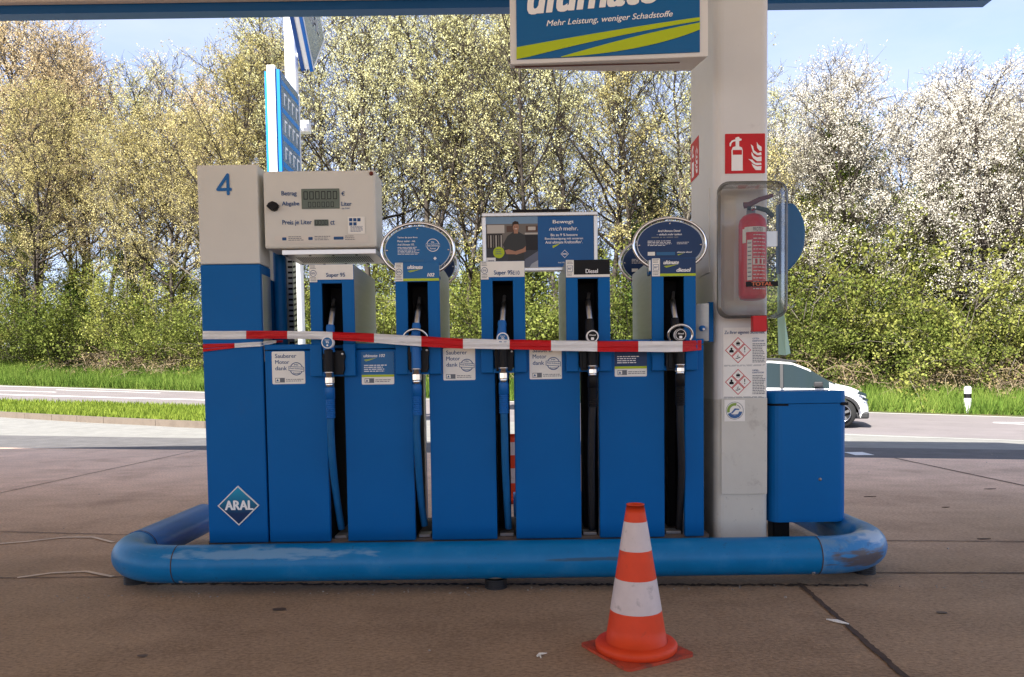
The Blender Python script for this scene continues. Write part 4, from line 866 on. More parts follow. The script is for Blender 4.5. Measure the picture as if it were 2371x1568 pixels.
m = MB(); vs = ringat(.010, .05, -.1035)+ringat(.022, .046, -.125)+ringat(.055, .035, -.175)+ringat(.062, .03, -.18)
m.add(vs, [[k+j*n_, (k+1) % n_+j*n_, (k+1) % n_+(j+1)*n_, k+(j+1)*n_] for j in range(3) for k in range(n_)]+[list(range(3*n_, 4*n_))], clear); m.build('clear_cover', cab)
m = MB(); vs = ringat(.0, .055, -.074)+ringat(.012, .05, -.012)
greyp = mat('cabinet_grey', (.09, .09, .085), .5)
m.add(vs, [[k, (k+1) % n_, (k+1) % n_+n_, k+n_] for k in range(n_)], clearmat('back_acrylic', (.5, .5, .48), 1.0, .05)); m.build('cabinet_back', cab)
m = MB(); p, q, r, s_ = rc(1743, 731, 1775, 768, yF-.13); m.box(p, q, yF-.135, yF-.095, r, s_, red, .004); m.add([(q-.002, yF-.134, s_), (q+.012, yF-.12, r+.008), (q+.012, yF-.10, r+.008), (q-.002, yF-.10, s_)], [[0, 1, 2, 3]], red); m.build('red_latch', cab)
m = MB(); p, q, r, s_ = rc(1727, 651.5, 1802, 663.5, yF-.182); m.quad(p, q, r, s_, yF-.1815, black); m.text('TOTAL', p+(q-p)*.17, p+(q-p)*.82, r+.004, s_-.004, yF-.1822, mat('total_ink', (.62, .17, .08), .5), bold=.04); m.build('cabinet_label', cab)
# extinguisher
ye = yF-.088; cE = at(1742, 600, ye).x; rE = .072
ext = empty('fire_extinguisher', (cE, ye, at(1742, 697, ye).z), 'red fire extinguisher with printed instructions inside the transparent box', 'extinguisher')
zb_, zt_ = at(1742, 697, ye).z, at(1742, 497, ye).z; rE = .068
m = MB(); m.lathe([(.0001, zb_+.012), (rE*.6, zb_+.004), (rE*.9, zb_+.01), (rE, zb_+.03), (rE, zt_-.055), (rE*.93, zt_-.03), (rE*.72, zt_-.010), (.03, zt_), (.02, zt_+.004)], (cE, ye, 0), redx, 36); m.build('cylinder', ext)
m = MB(); fn = lambda dy: (lambda X_, Z_: (cE+(rE+dy)*math.sin((X_-cE)/rE), ye-(rE+dy)*math.cos((X_-cE)/rE), Z_))
def cq(m, u0, u1, z0, z1, mt, dy=.0008, n=6):
    f = fn(dy); vs = [f(cE+u0+(u1-u0)*k/n, z0) for k in range(n+1)]+[f(cE+u0+(u1-u0)*k/n, z1) for k in range(n+1)]
    m.add(vs, [[k, k+1, n+2+k, n+1+k] for k in range(n)], mt)
H_ = zt_-zb_; zv = lambda v: zt_-(v-497)/200*H_
cq(m, -.06, .06, zv(542), zv(530), paperw); cq(m, -.072, -.052, zv(566), zv(534), paperw, .001); cq(m, -.046, -.022, zv(652), zv(560), paperw, .001); cq(m, -.018, .052, zv(617), zv(602), paperw, .001)
m.text('PROTEX', cE-.018, cE+.034, zv(540.5), zv(532), 0, black, bold=.03, fn=fn(.0012))
rd = random.Random(4); 
for k in range(16):
    z = zv(548+k*8.2)
    if 600 < 548+k*8.2 < 618: continue
    u = -.016
    while u < .05: wq = rd.uniform(.006, .02); cq(m, u, min(u+wq, .052), z-.004, z, paperw if k < 7 else MATS['white_ink'], .0012, 2); u += wq+.004
for k in range(9): cq(m, -.043, -.026, zv(566+k*9.5)-.005, zv(566+k*9.5), inkg, .0016, 2)
for u in (-.008, .014, .036): cq(m, u, u+.012, zv(615), zv(604), red, .0016, 2)
m.build('instruction_label', ext)
m = MB(); H0 = Vector((cE-.012, ye, zt_+.012)); m.lathe([(.022, 0), (.022, .02), (.014, .024), (.014, .045), (.001, .046)], (cE-.008, ye, zt_), edge, 16); m.build('valve', ext)
hw_ = lambda px, py: tuple(at(px, py, ye-.03))
m = MB(); m.tube([hw_(1722, 476), hw_(1735, 474), hw_(1758, 462), hw_(1790, 452)], [.008, .007, .006, .005], mat('handle_brown', (.14, .05, .04), .5), 8, sq=2); m.build('carry_handle', ext)
m = MB(); m.tube([hw_(1730, 482), hw_(1752, 481), hw_(1775, 487), hw_(1790, 502)], [.007, .007, .008, .007], mat('lever_green', (.03, .05, .025), .5), 8, sq=1.6); m.build('squeeze_lever', ext)
m = MB(); g_ = at(1745, 481, ye-.05); m.lathe([(.0001, g_.y-.008), (.011, g_.y-.006), (.012, g_.y+.02)], (g_.x, 0, g_.z), chrome, 16, 'y'); m.build('pressure_gauge', ext)
# blue rounded dispenser behind
yq2 = yF+.10; m = MB(); prf = []
for k in range(15):
    t = k/14; v = 470+(632-470)*t; u = 1866-(1866-1815)*(abs(2*t-.86)/1.14)**2.4 if t < .43 else 1866-(46)*((t-.43)/.57)**2.6
    prf.append((u, v))
pts2 = [tuple([at(1804, 470, yq2).x, at(1804, 470, yq2).z])]+[(at(u, v, yq2).x, at(u, v, yq2).z) for u, v in prf]+[(at(1804, 632, yq2).x, at(1804, 632, yq2).z)]
td = empty('towel_dispenser', (PXR, yq2, pts2[0][1]), 'rounded dark blue towel dispenser fixed to the right side of the pillar', 'dispenser')
m.prism(pts2[::-1], yq2, yq2+.06, tealb); m.build('casing', td, bevel=.012)
zq_ = (pts2[0][1]+pts2[-1][1])/2; m = MB(); m.box(PXR-.004, pts2[0][0]+.01, yq2+.02, yq2+.05, zq_-.04, zq_+.04, alu); m.build('mounting_bracket', td)
gt = MB(); p, q, r, s_ = rc(1800, 735, 1817, 823, yq2+.1); gt.add([(p, yq2+.10, s_), (q-.008, yq2+.08, s_), (q, yq2+.09, r), (p+.006, yq2+.10, r+.004)], [[0, 1, 2, 3]], greenp)
x3, _, r3, s3 = rc(1837, 735, 1838, 818, yq2+.1); gt.add([(q-.0078, yq2+.08, s_), (q+.008, yq2+.14, s_-.02), (x3, yq2+.14, r3), (q+.001, yq2+.09, r)], [[0, 1, 2, 3]], greenp)
gt.add([(p, yq2+.102, s_), (p, yq2+.102, s_+.26), (q, yq2+.10, s_+.26), (q-.008, yq2+.082, s_)], [[0, 1, 2, 3]], greenp)
gt.build('paper_towel', td)
# small box on the pillar's left side
yk = 3.93
a, b, z0, z1 = rc(1613.5, 703, 1651, 790, yk)
kb_ = empty('key_box', (a, yk, z0), 'small steel and blue box with a blue lock between the last nozzle and the pillar', 'box')
m = MB(); xm = a+(b-a)*.70; m.vprism([(a, yk+.02), (xm, yk-.012), (xm, yk+.08), (a, yk+.08)], z0, z1, steel); m.build('steel_plate', kb_)
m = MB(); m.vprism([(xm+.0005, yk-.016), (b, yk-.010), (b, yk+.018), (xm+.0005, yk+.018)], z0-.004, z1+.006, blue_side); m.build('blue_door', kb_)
m = MB(); g_ = at(1627, 760, yk-.02); m.lathe([(.0001, yk-.03), (.013, yk-.028), (.016, yk+.0)], (g_.x, 0, g_.z), bgrip, 10, 'y'); m.lathe([(.0001, yk-.036), (.006, yk-.035), (.006, yk-.028)], (g_.x+.002, 0, g_.z-.006), txw, 10, 'y'); m.build('lock', kb_)
# notices
yn = yF-.0022
a, b, z0, z1 = rc(1674.5, 758.5, 1773.5, 919.5, yF)
nt_ = empty('safety_notice', (a, yF, z0), 'white fuel hazard notice with two clusters of red diamonds on the pillar', 'notice')
m = MB(); m.box(a, b, yn, yF-.0006, z0, z1, paperw); m.build('notice_sheet', nt_)
m = MB(); yt = yn-.0007; W_, H_ = b-a, z1-z0
ptext(m, 'Zu Ihrer eigenen Sicherheit', 1677, 765.5, 1771, 775.5, yt, txb, bold=.02, shear=.15)
for cy in (811, 884.5):
    C_ = at(1708.5, cy, yF); r = .070; s_ = .0345
    def dm(cx, cz, q, y, mt): m.poly([(cx, cz+q), (cx-q, cz), (cx, cz-q), (cx+q, cz)], y, mt)
    for k, (dx, dz_) in enumerate(((0, s_), (-s_, 0), (s_, 0), (0, -s_))):
        cx, cz = C_.x+dx, C_.z+dz_; dm(cx, cz, .0335, yt, red); dm(cx, cz, .0285, yt-.0005, paperw); y_ = yt-.001
        if k == 0: m.poly([(cx-.009, cz-.006), (cx+.009, cz-.006), (cx+.011, cz+.002), (cx+.006, cz+.008), (cx+.003, cz+.004), (cx, cz+.015), (cx-.004, cz+.004), (cx-.008, cz+.008), (cx-.011, cz)], y_, black); m.quad(cx-.009, cx+.009, cz-.011, cz-.009, y_, black)
        if k == 1: m.disc(cx, cz+.008, .0055, y_, black, 12); m.poly([(cx-.012, cz-.012), (cx+.012, cz-.012), (cx+.011, cz-.001), (cx+.004, cz+.003), (cx-.004, cz+.003), (cx-.011, cz-.001)], y_, black)
        if k == 2: m.poly([(cx-.003, cz+.015), (cx-.0015, cz-.003), (cx+.0015, cz-.003), (cx+.003, cz+.015)], y_, black); m.disc(cx, cz-.009, .003, y_, black, 10)
        if k == 3: m.quad(cx-.001, cx+.001, cz-.006, cz+.012, y_, black); m.poly([(cx-.013, cz-.010), (cx+.002, cz-.010), (cx+.002, cz-.006), (cx-.013, cz-.006)], y_, black); m.poly([(cx+.001, cz-.004), (cx+.008, cz-.0065), (cx+.013, cz-.003), (cx+.008, cz)], y_, black); m.poly([(cx-.008, cz+.002), (cx, cz+.006), (cx-.001, cz)], y_, black)
    x0_, x1_, q0, q1 = rc(1742, cy-30, 1772, cy+30, yF); m.text('OTTO-' if cy < 850 else 'DIESEL-', x0_, x0_+.036, q1-.011, q1-.003, yt, txb, bold=.03); m.text('KRAFTSTOFF', x0_, x0_+.060, q1-.023, q1-.015, yt, txb, bold=.03)
    lines(m, x0_, x1_, q0, q1-.032, 12, yt, inkg, .5, int(cy))
    x0_, x1_, q0, q1 = rc(1676, cy+34, 1772, cy+38, yF); lines(m, x0_, x1_, q0, q1, 2, yt, inkg, .4, int(cy)+1)
m.build('notice_print', nt_)
a, b, z0, z1 = rc(1676, 926, 1723.5, 975.5, yF)
es = empty('round_sticker', (a, yF-.009, z0), 'small square sticker with a round green and blue nozzle emblem low on the pillar', 'sticker')
yn = yF-.0090; m = MB(); m.box(a, b, yn-.0015, yn, z0, z1, paperw); cx, cz = (a+b)/2, (z0+z1)/2; y_ = yn-.0022
m.disc(cx, cz, .046, y_, inkg, 36, r0=.95); gg = mat('emblem_green', (.25, .38, .06), .5); gb = mat('emblem_blue_ink', (.05, .14, .33), .5)
def arcs(r0, r1, a0, a1, mt, n=12):
    e1 = [(r1*math.cos(R(a0+(a1-a0)*k/n)), r1*math.sin(R(a0+(a1-a0)*k/n))) for k in range(n+1)]; e2 = [(r0*math.cos(R(a0+(a1-a0)*k/n)), r0*math.sin(R(a0+(a1-a0)*k/n))) for k in range(n+1)]
    ribbon(m, e1, e2, y_-.0004, mt, lambda u, v: (cx+u, cz+v))
arcs(.026, .040, 75, 195, gg); arcs(.024, .040, 205, 350, gb); arcs(.030, .033, 20, 70, inkg)
m.poly([(cx-.020, cz-.012), (cx-.014, cz-.016), (cx+.006, cz+.004), (cx+.022, cz+.003), (cx+.024, cz+.009), (cx, cz+.012)], y_-.0008, gb); m.poly([(cx+.018, cz-.012), (cx+.036, cz-.004), (cx+.034, cz-.022)], y_-.0008, gb)
for k in range(3): m.quad(cx-.022, cx+.024, cz-.022-k*.007, cz-.019-k*.007, y_-.0006, gb)
m.build('round_emblem', es)
# ================================================================== WASTE BIN
yb_ = 3.97; a, b, z0, z1 = rc(1786, 906, 1964, 1209, yb_); zgap1 = at(1870, 934.5, yb_).z; zgap0 = at(1870, 939.5, yb_).z
bn = empty('waste_bin', ((a+b)/2, yb_+.16, 0), 'tall blue steel waste bin with rounded corners to the right of the pillar', 'bin')
P = roundrect(a, b, yb_, yb_+.34, .055)
m = MB(); m.vprism(P, z0, zgap0, bins); m.build('bin_body', bn)
m = MB(); m.vprism(P, zgap1, z1, bins); m.build('lid', bn, bevel=.003)
P2 = roundrect(a+.008, b-.008, yb_+.004, yb_+.33, .05)
m = MB(); m.vprism(P2, zgap0+.0005, zgap1-.0005, dark); m.box(a+.09, b-.045, yb_-.0008, yb_+.004, zgap0-.001, zgap1-.002, bins); m.build('slot', bn)
m = MB(); m.box(b-.037, b-.002, yb_-.0015, yb_+.05, zgap0, zgap1+.004, dark); g_ = at(1899, 1110, yb_); m.lathe([(.0001, yb_-.005), (.008, yb_-.003), (.009, yb_)], (g_.x, 0, g_.z), edge, 12, 'y'); m.build('lock', bn)
m = MB(); g_ = at(1807, 1230, yb_+.12); m.box(g_.x-.045, g_.x+.045, yb_+.1, yb_+.2, 0, z0-.001, black, .01); m.box(g_.x-.07, g_.x+.12, yb_+.08, yb_+.22, 0, .025, black, .006); m.build('foot', bn)
# ================================================================== PRICE PYLON
py_ = empty('price_pylon', (at(685, 700, 16.5).x, 16.5, -.2), 'white mast with blue and white price board and diamond emblem beyond the forecourt', 'price sign')
mastw = mat('mast_white', (.80, .80, .78), .4, n=.03); pbl = mat('pylon_cyan', (.01, .22, .60), .35); pgl = mat('pylon_face', (.05, .16, .32), .25, n=.3, ns=1.2, coat=1); pdk = mat('pylon_dark_blue', (.005, .05, .22), .3)
xm = at(685, 500, 16.6).x; m = MB(); m.tube([(xm-.01, 16.6, -.3), (xm, 16.6, 11)], .14, mastw, 28); m.build('mast', py_)
xl = at(613.5, 300, 14.8).x; xr = at(650, 300, 14.8).x; zt_ = at(630, 150, 14.8).z; zb_ = 3.7
w1 = (xr-xl)
m = MB(); m.box(xl, xl+w1*.20, 14.86, 16.1, zb_, zt_-.1, pbl); m.box(xl+w1*.20, xl+w1*.72, 14.8, 16.1, zb_, zt_, mastw, .01); m.box(xl+w1*.721, xl+w1*.80, 14.84, 16.1, zb_, zt_-.06, pdk); m.box(xl+w1*.801, xr, 14.82, 16.1, zb_, zt_-.08, pbl); m.build('board_case', py_)
m = MB(); m.box(xr+.001, xr+.02, 14.85, 16.06, zb_+.02, zt_-.12, pgl); m.box(xr+.001, xr+.03, 16.065, 16.12, zb_, zt_-.1, mastw); m.build('price_face', py_)
m = MB()
rd = random.Random(3); zrow = zt_-.35
for k in range(7):
    z = zrow-k*.52; m.add([(xr+.0215, 14.86, z), (xr+.0215, 16.05, z), (xr+.0215, 16.05, z+.10), (xr+.0215, 14.86, z+.10)], [[0, 1, 2, 3]], pbl)
    for j in range(4):
        y0 = 15.0+j*.27; zz_ = z-.34; 
        m.add([(xr+.0218, y0, zz_), (xr+.0218, y0+.05, zz_), (xr+.0218, y0+.05, zz_+.24), (xr+.0218, y0, zz_+.24)], [[0, 1, 2, 3]], txw); m.add([(xr+.0218, y0+.05, zz_+.20), (xr+.0218, y0+.17, zz_+.20), (xr+.0218, y0+.17, zz_+.24), (xr+.0218, y0+.05, zz_+.24)], [[0, 1, 2, 3]], txw)
m.build('price_rows', py_)
xd = at(725, 150, 16.5).x; zd = 7.55+1.12; yd = 16.5
def dia3(x0, x1, r, mt, m): 
    p = [(yd, zd+r), (yd+r, zd), (yd, zd-r), (yd-r, zd)]; vs = [(x0, y, z) for y, z in p]+[(x1, y, z) for y, z in p]
    m.add(vs, [[0, 1, 2, 3], [7, 6, 5, 4]]+[[i, i+4, (i+1) % 4+4, (i+1) % 4] for i in range(4)], mt)
m = MB(); dia3(xd-.26, xd-.18, 1.10, pdk, m); dia3(xd-.179, xd-.07, 1.06, mastw, m); dia3(xd-.069, xd, 1.12, mat('pylon_blue', (.006, .11, .42), .3), m); m.build('emblem_case', py_)
m = MB(); dia3(xd+.001, xd+.01, 1.08, mastw, m); dia3(xd+.011, xd+.014, 1.0, pgl, m)
t_ = MB(); t_.text('ARAL', 0, 1.1, 0, .30, 0, txw, bold=.05); t_.v = [(xd+.016, yd-.55+x_, zd-.15+z_) for x_, y_, z_ in t_.v]; m.v2 = None
t_.build('emblem_lettering', py_); m.build('emblem_face', py_)
m = MB(); m.tube([(xm, 16.6, zd-.75), (xd-.1, 16.55, zd-.75)], .06, mastw, 12); m.tube([(xm, 16.6, zt_-.55), (xr-.1, 16.1, zt_-.55)], .06, mastw, 12); m.box(xm+.10, xm+.36, 16.5, 16.7, zt_-.72, zt_-.48, mastw, .01); m.build('bracket', py_)
# ================================================================== DELINEATOR
g_ = groundpt(2241, 956); H_ = (at(2241, 894.5, g_.y).z-g_.z)
de = empty('delineator_post', g_, 'white roadside marker post with black band standing in the verge grass', 'post')
wdt = (at(2248, 930, g_.y).x-at(2235, 930, g_.y).x)/2
def dprof(z0, z1, mt, s=1, ang0=0.0):
    m = MB(); p = [(-wdt*s, wdt*.8), (wdt*s, wdt*.8), (wdt*s, -wdt*.3), (0, -wdt*s), (-wdt*s, -wdt*.3)]
    m.vprism([(g_.x+x, g_.y+y) for x, y in p][::-1], g_.z+z0, g_.z+z1, mt); return m
dprof(0, H_*.55, mastw).build('post_body', de); dprof(H_*.551, H_*.72, black, 1.0).build('black_band', de); dprof(H_*.721, H_*.96, mastw).build('post_head', de); dprof(H_*.9605, H_, mastw, .7).build('post_cap', de)
# ================================================================== CAR
cg = groundpt(1938, 984)
ca = -R(17.5)
car = empty('parked_suv', cg, 'white compact SUV with dark glass driving right on the road behind the waste bin', 'car')
car.rotation_euler = (0, 0, ca); car.scale = (.93, .93, .93)
car.name = 'white_car'; ORG[car.name] = Vector((0, 0, 0))
carw = mat('car_white', (.80, .80, .80), .18, coat=1); glass = mat('car_glass', (.015, .025, .025), .06, spec=.5); tyre = mat('car_tyre', (.02, .02, .02), .8); cladd = mat('car_cladding', (.03, .03, .032), .6); rim = mat('car_rim', (.35, .35, .36), .25, 1)
# local frame: x forward, origin at the front wheel contact, y to the far side; body from x=-3.55 to x=.60
def sect(x):   # returns zb (sill), zs (shoulder), zt (roof/bonnet), half widths
    pts = [(-3.42, .45, .70, .78, .70), (-3.38, .30, .95, 1.05, .82), (-3.2, .22, .98, 1.30, .88), (-2.9, .20, .98, 1.52, .90), (-2.3, .20, .97, 1.62, .91), (-1.6, .20, .96, 1.63, .91), (-1.1, .20, .95, 1.58, .91), (-.72, .20, .94, 1.42, .91), (-.25, .22, .93, 1.12, .91), (-.05, .22, .92, 1.02, .91), (.25, .22, .84, .95, .89), (.44, .22, .72, .86, .84), (.58, .24, .60, .74, .74), (.64, .32, .48, .56, .60)]
    for a_, b_ in zip(pts, pts[1:]):
        if x <= b_[0]: t = (x-a_[0])/(b_[0]-a_[0]); return [a_[i]+(b_[i]-a_[i])*t for i in range(1, 5)]
    return pts[-1][1:]
xs_c = np.linspace(-3.42, .64, 60); rings = []
def arch(x, zb__):
    z = zb__
    for cxw in (0, -2.62):
        d = abs(x-cxw)
        if d < .40: z = max(z, .33+math.sqrt(max(0, .40**2-d*d)))
    return z
Mb = MB(); Mg = MB(); Mc = MB()
for x in xs_c:
    zb__, zsh, ztop_, hwd = sect(x); za = arch(x, zb__)
    yr_ = hwd-.24 if ztop_-zsh > .18 else hwd-.12
    half = [(hwd-.04, za), (hwd, za+(zsh-za)*.35), (hwd-.01, za+(zsh-za)*.75), (hwd-.05, zsh), (yr_+.035, ztop_-.05), (yr_-.08, ztop_), (0, ztop_+.02)]
    rings.append([(x, -y, z) for y, z in half]+[(x, y, z) for y, z in half[::-1][1:]])
nr = len(rings[0]); vs = [p for r_ in rings for p in r_]; fw_, fg_ = [], []
for i in range(len(rings)-1):
    for j in range(nr-1):
        x = xs_c[i]; f = [i*nr+j, i*nr+j+1, (i+1)*nr+j+1, (i+1)*nr+j]
        isg = False
        if j in (3, nr-5) and -2.95 < x < -.30: isg = True
        if j in (4, 5, 6, 7) and -.72 < x < -.10 and sect(x)[2] > 1.06: isg = True
        (fg_ if isg else fw_).append(f)
Mb.add(vs, fw_, carw, True); Mb.add(rings[0], [list(range(nr))], carw); Mb.add(rings[-1], [list(range(nr))[::-1]], carw)
Mb.build('car_body', car); Mg.add(vs, fg_, glass, True); Mg.build('windows', car)
m = MB()
for x0_ in (-1.35, -2.2): m.box(x0_-.035, x0_+.035, -.93, -.70, .96, 1.55, cladd)
m.v = [(x, y+ (z-.96)*.30 if y < -.8 else y, z) for x, y, z in m.v]; m.build('pillars', car)
m = MB(); m.box(-3.3, .0, -.925, .925, .18, .30, cladd, .02); m.box(.05, .63, -.80, .80, .20, .36, cladd, .04)
for cxw in (0, -2.62):
    for k in range(12):
        a0, a1 = R(15+150*k/12), R(15+150*(k+1)/12)
        for ro in (1,):
            vs_ = [(cxw+r*math.cos(t), -.925, .33+r*math.sin(t)) for r, t in ((.37, a0), (.44, a0), (.44, a1), (.37, a1))]; m.add(vs_+[(x, -.80, z) for x, _, z in vs_], [[0, 1, 2, 3], [1, 5, 6, 2], [0, 3, 7, 4]], cladd)
m.build('cladding', car)
for cxw, sy in ((0, -1), (-2.62, -1), (0, 1), (-2.62, 1)):
    m = MB(); y0 = .90*sy; m.lathe([(.20, -.11), (.31, -.11), (.335, -.07), (.335, .07), (.31, .11), (.20, .11)], (cxw, y0-.0*sy-sy*.06, .335), tyre, 28, 'y'); tw = m.build('tyre', car)
    m = MB(); m.lathe([(.0001, .0), (.04, -.01), (.05, .03)], (cxw, y0-.14*sy if sy > 0 else y0-.02, .335), rim, 16, 'y')
    for k in range(5):
        an = R(72*k+20); c_, s2 = math.cos(an), math.sin(an); yq_ = y0-.03 if sy < 0 else y0+.03
        q = [(cxw+c_*.03-s2*.02, yq_, .335+s2*.03+c_*.02), (cxw+c_*.03+s2*.02, yq_, .335+s2*.03-c_*.02), (cxw+c_*.2+s2*.035, yq_, .335+s2*.2-c_*.035), (cxw+c_*.2-s2*.035, yq_, .335+s2*.2+c_*.035)]; m.add(q, [[0, 1, 2, 3]], rim)
    m.lathe([(.19, -.08), (.21, -.10), (.21, .0)], (cxw, y0, .335), rim, 28, 'y'); m.add([(cxw+.2*math.cos(2*math.pi*k/20), y0+.03*(1 if sy < 0 else -1), .335+.2*math.sin(2*math.pi*k/20)) for k in range(20)], [list(range(20))], tyre); r_ = m.build('rim', tw)
m = MB(); m.add([(.40, -.865, .80), (.60, -.80, .74), (.66, -.70, .70), (.62, -.74, .80), (.45, -.84, .87)], [[0, 1, 2, 3, 4]], glass); m.add([(.52, -.835, .66), (.66, -.745, .62), (.67, -.72, .67), (.55, -.815, .72)], [[0, 1, 2, 3]], glass); m.v = [(x-.06, y-.02, z) for x, y, z in m.v]; m.build('headlight', car)
m = MB(); m.box(-.62, -.42, -1.08, -.90, .98, 1.10, cladd, .03); m.build('wing_mirror', car)
m = MB()
for sy in (-1, 1): m.tube([(-2.9, .62*sy, 1.56), (-2.4, .64*sy, 1.67), (-1.5, .64*sy, 1.68), (-1.0, .62*sy, 1.60)], .02, cladd, 8)
m.build('roof_rail', car)
m = MB(); m.box(-1.2, -1.05, -.935, -.91, .86, .885, carw, .008); m.box(-2.1, -1.95, -.935, -.91, .86, .885, carw, .008); m.build('door_handle', car)
# ================================================================== LITTER
rd = random.Random(11); peb = mat('pebble', (.34, .31, .27), .8, n=.3, ns=20); m = MB()
def bit(m, x, y, s, mt, z=0):
    k = rd.randint(4, 6); P_ = [(x+s*math.cos(6.28*i/k+rd.uniform(-.3, .3))*rd.uniform(.6, 1.2), y+s*math.sin(6.28*i/k)*rd.uniform(.6, 1.2)) for i in range(k)]
    m.vprism(P_, z, z+s*rd.uniform(.5, .9), mt)
for k in range(150):
    x = rd.uniform(-2.2, 2.2); y = rd.gauss(3.475, .03); bit(m, x, y, rd.choice((.002, .003, .003, .005)), peb)
for k in range(40): x = rd.uniform(-6, 6); y = rd.uniform(1.8, 9); bit(m, x, y, rd.choice((.004, .005, .007)), peb)
for k in range(12): x = rd.uniform(2.3, 6); y = rd.uniform(4, 8); s = rd.uniform(.02, .05); m.vprism([(x-s, y), (x, y-.008), (x+s, y+.003), (x, y+.01)], .002, .006, joint)
m.build('pebbles', kind='stuff', label='small stones and grit lying on the forecourt below the rail', cat='grit')
g_ = gr(1252, 1521); m = MB(); m.tube([(g_.x-.012, g_.y-.004, .005), (g_.x-.004, g_.y+.012, .006), (g_.x+.006, g_.y+.005, .01), (g_.x+.024, g_.y+.02, .006)], [.004, .005, .004, .001], paperw, 6); m.tube([(g_.x-.004, g_.y+.012, .006), (g_.x, g_.y-.02, .004)], [.004, .002], paperw, 6); m.build('paper_scrap', label='small crumpled white scrap on the concrete left of the cone', cat='litter', org=g_)
g_ = gr(1938, 1438+4); m = MB(); m.vprism([(g_.x-.03, g_.y+.03), (g_.x-.01, g_.y), (g_.x+.03, g_.y-.035), (g_.x+.035, g_.y-.03), (g_.x+.01, g_.y+.02)], .003, .007, paperw); m.build('paper_scrap', label='flat pale shard lying on the slab joint right of the cone', cat='litter', org=g_)
# ================================================================== TREES
barkd = mat('dark_bark', (.050, .040, .032), .9, n=.3, ns=6, bump=.6, bs=20, d2=((.16, .15, .12), .6, 3, .55))
barkg = mat('grey_bark', (.17, .15, .12), .9, n=.25, ns=4, bump=.5, bs=20, d2=((.08, .07, .055), .7, 3, .5))
lf_ol = leafmat('leaf_olive', (.26, .235, .08), (.82, .73, .38), .3, (.58, .51, .23))
lf_pa = leafmat('leaf_pale', (.32, .32, .13), (.86, .84, .52), .3, (.64, .62, .32))
lf_or = leafmat('leaf_orange', (.40, .30, .16), (.88, .74, .48), .3, (.68, .55, .32))
lf_wh = leafmat('blossom_white', (.36, .33, .24), (.86, .82, .74), .25, (.70, .66, .56))
lf_gr = leafmat('leaf_green', (.025, .045, .010), (.32, .35, .09), .25, (.13, .16, .035))
lf_g2 = leafmat('leaf_yellow_green', (.05, .065, .018), (.36, .38, .11), .25, (.24, .25, .06))
lf_iv = leafmat('leaf_ivy', (.02, .05, .012), (.10, .16, .03), .15, (.05, .09, .02))
lf_br = leafmat('leaf_dry', (.12, .09, .05), (.34, .27, .14), .2)
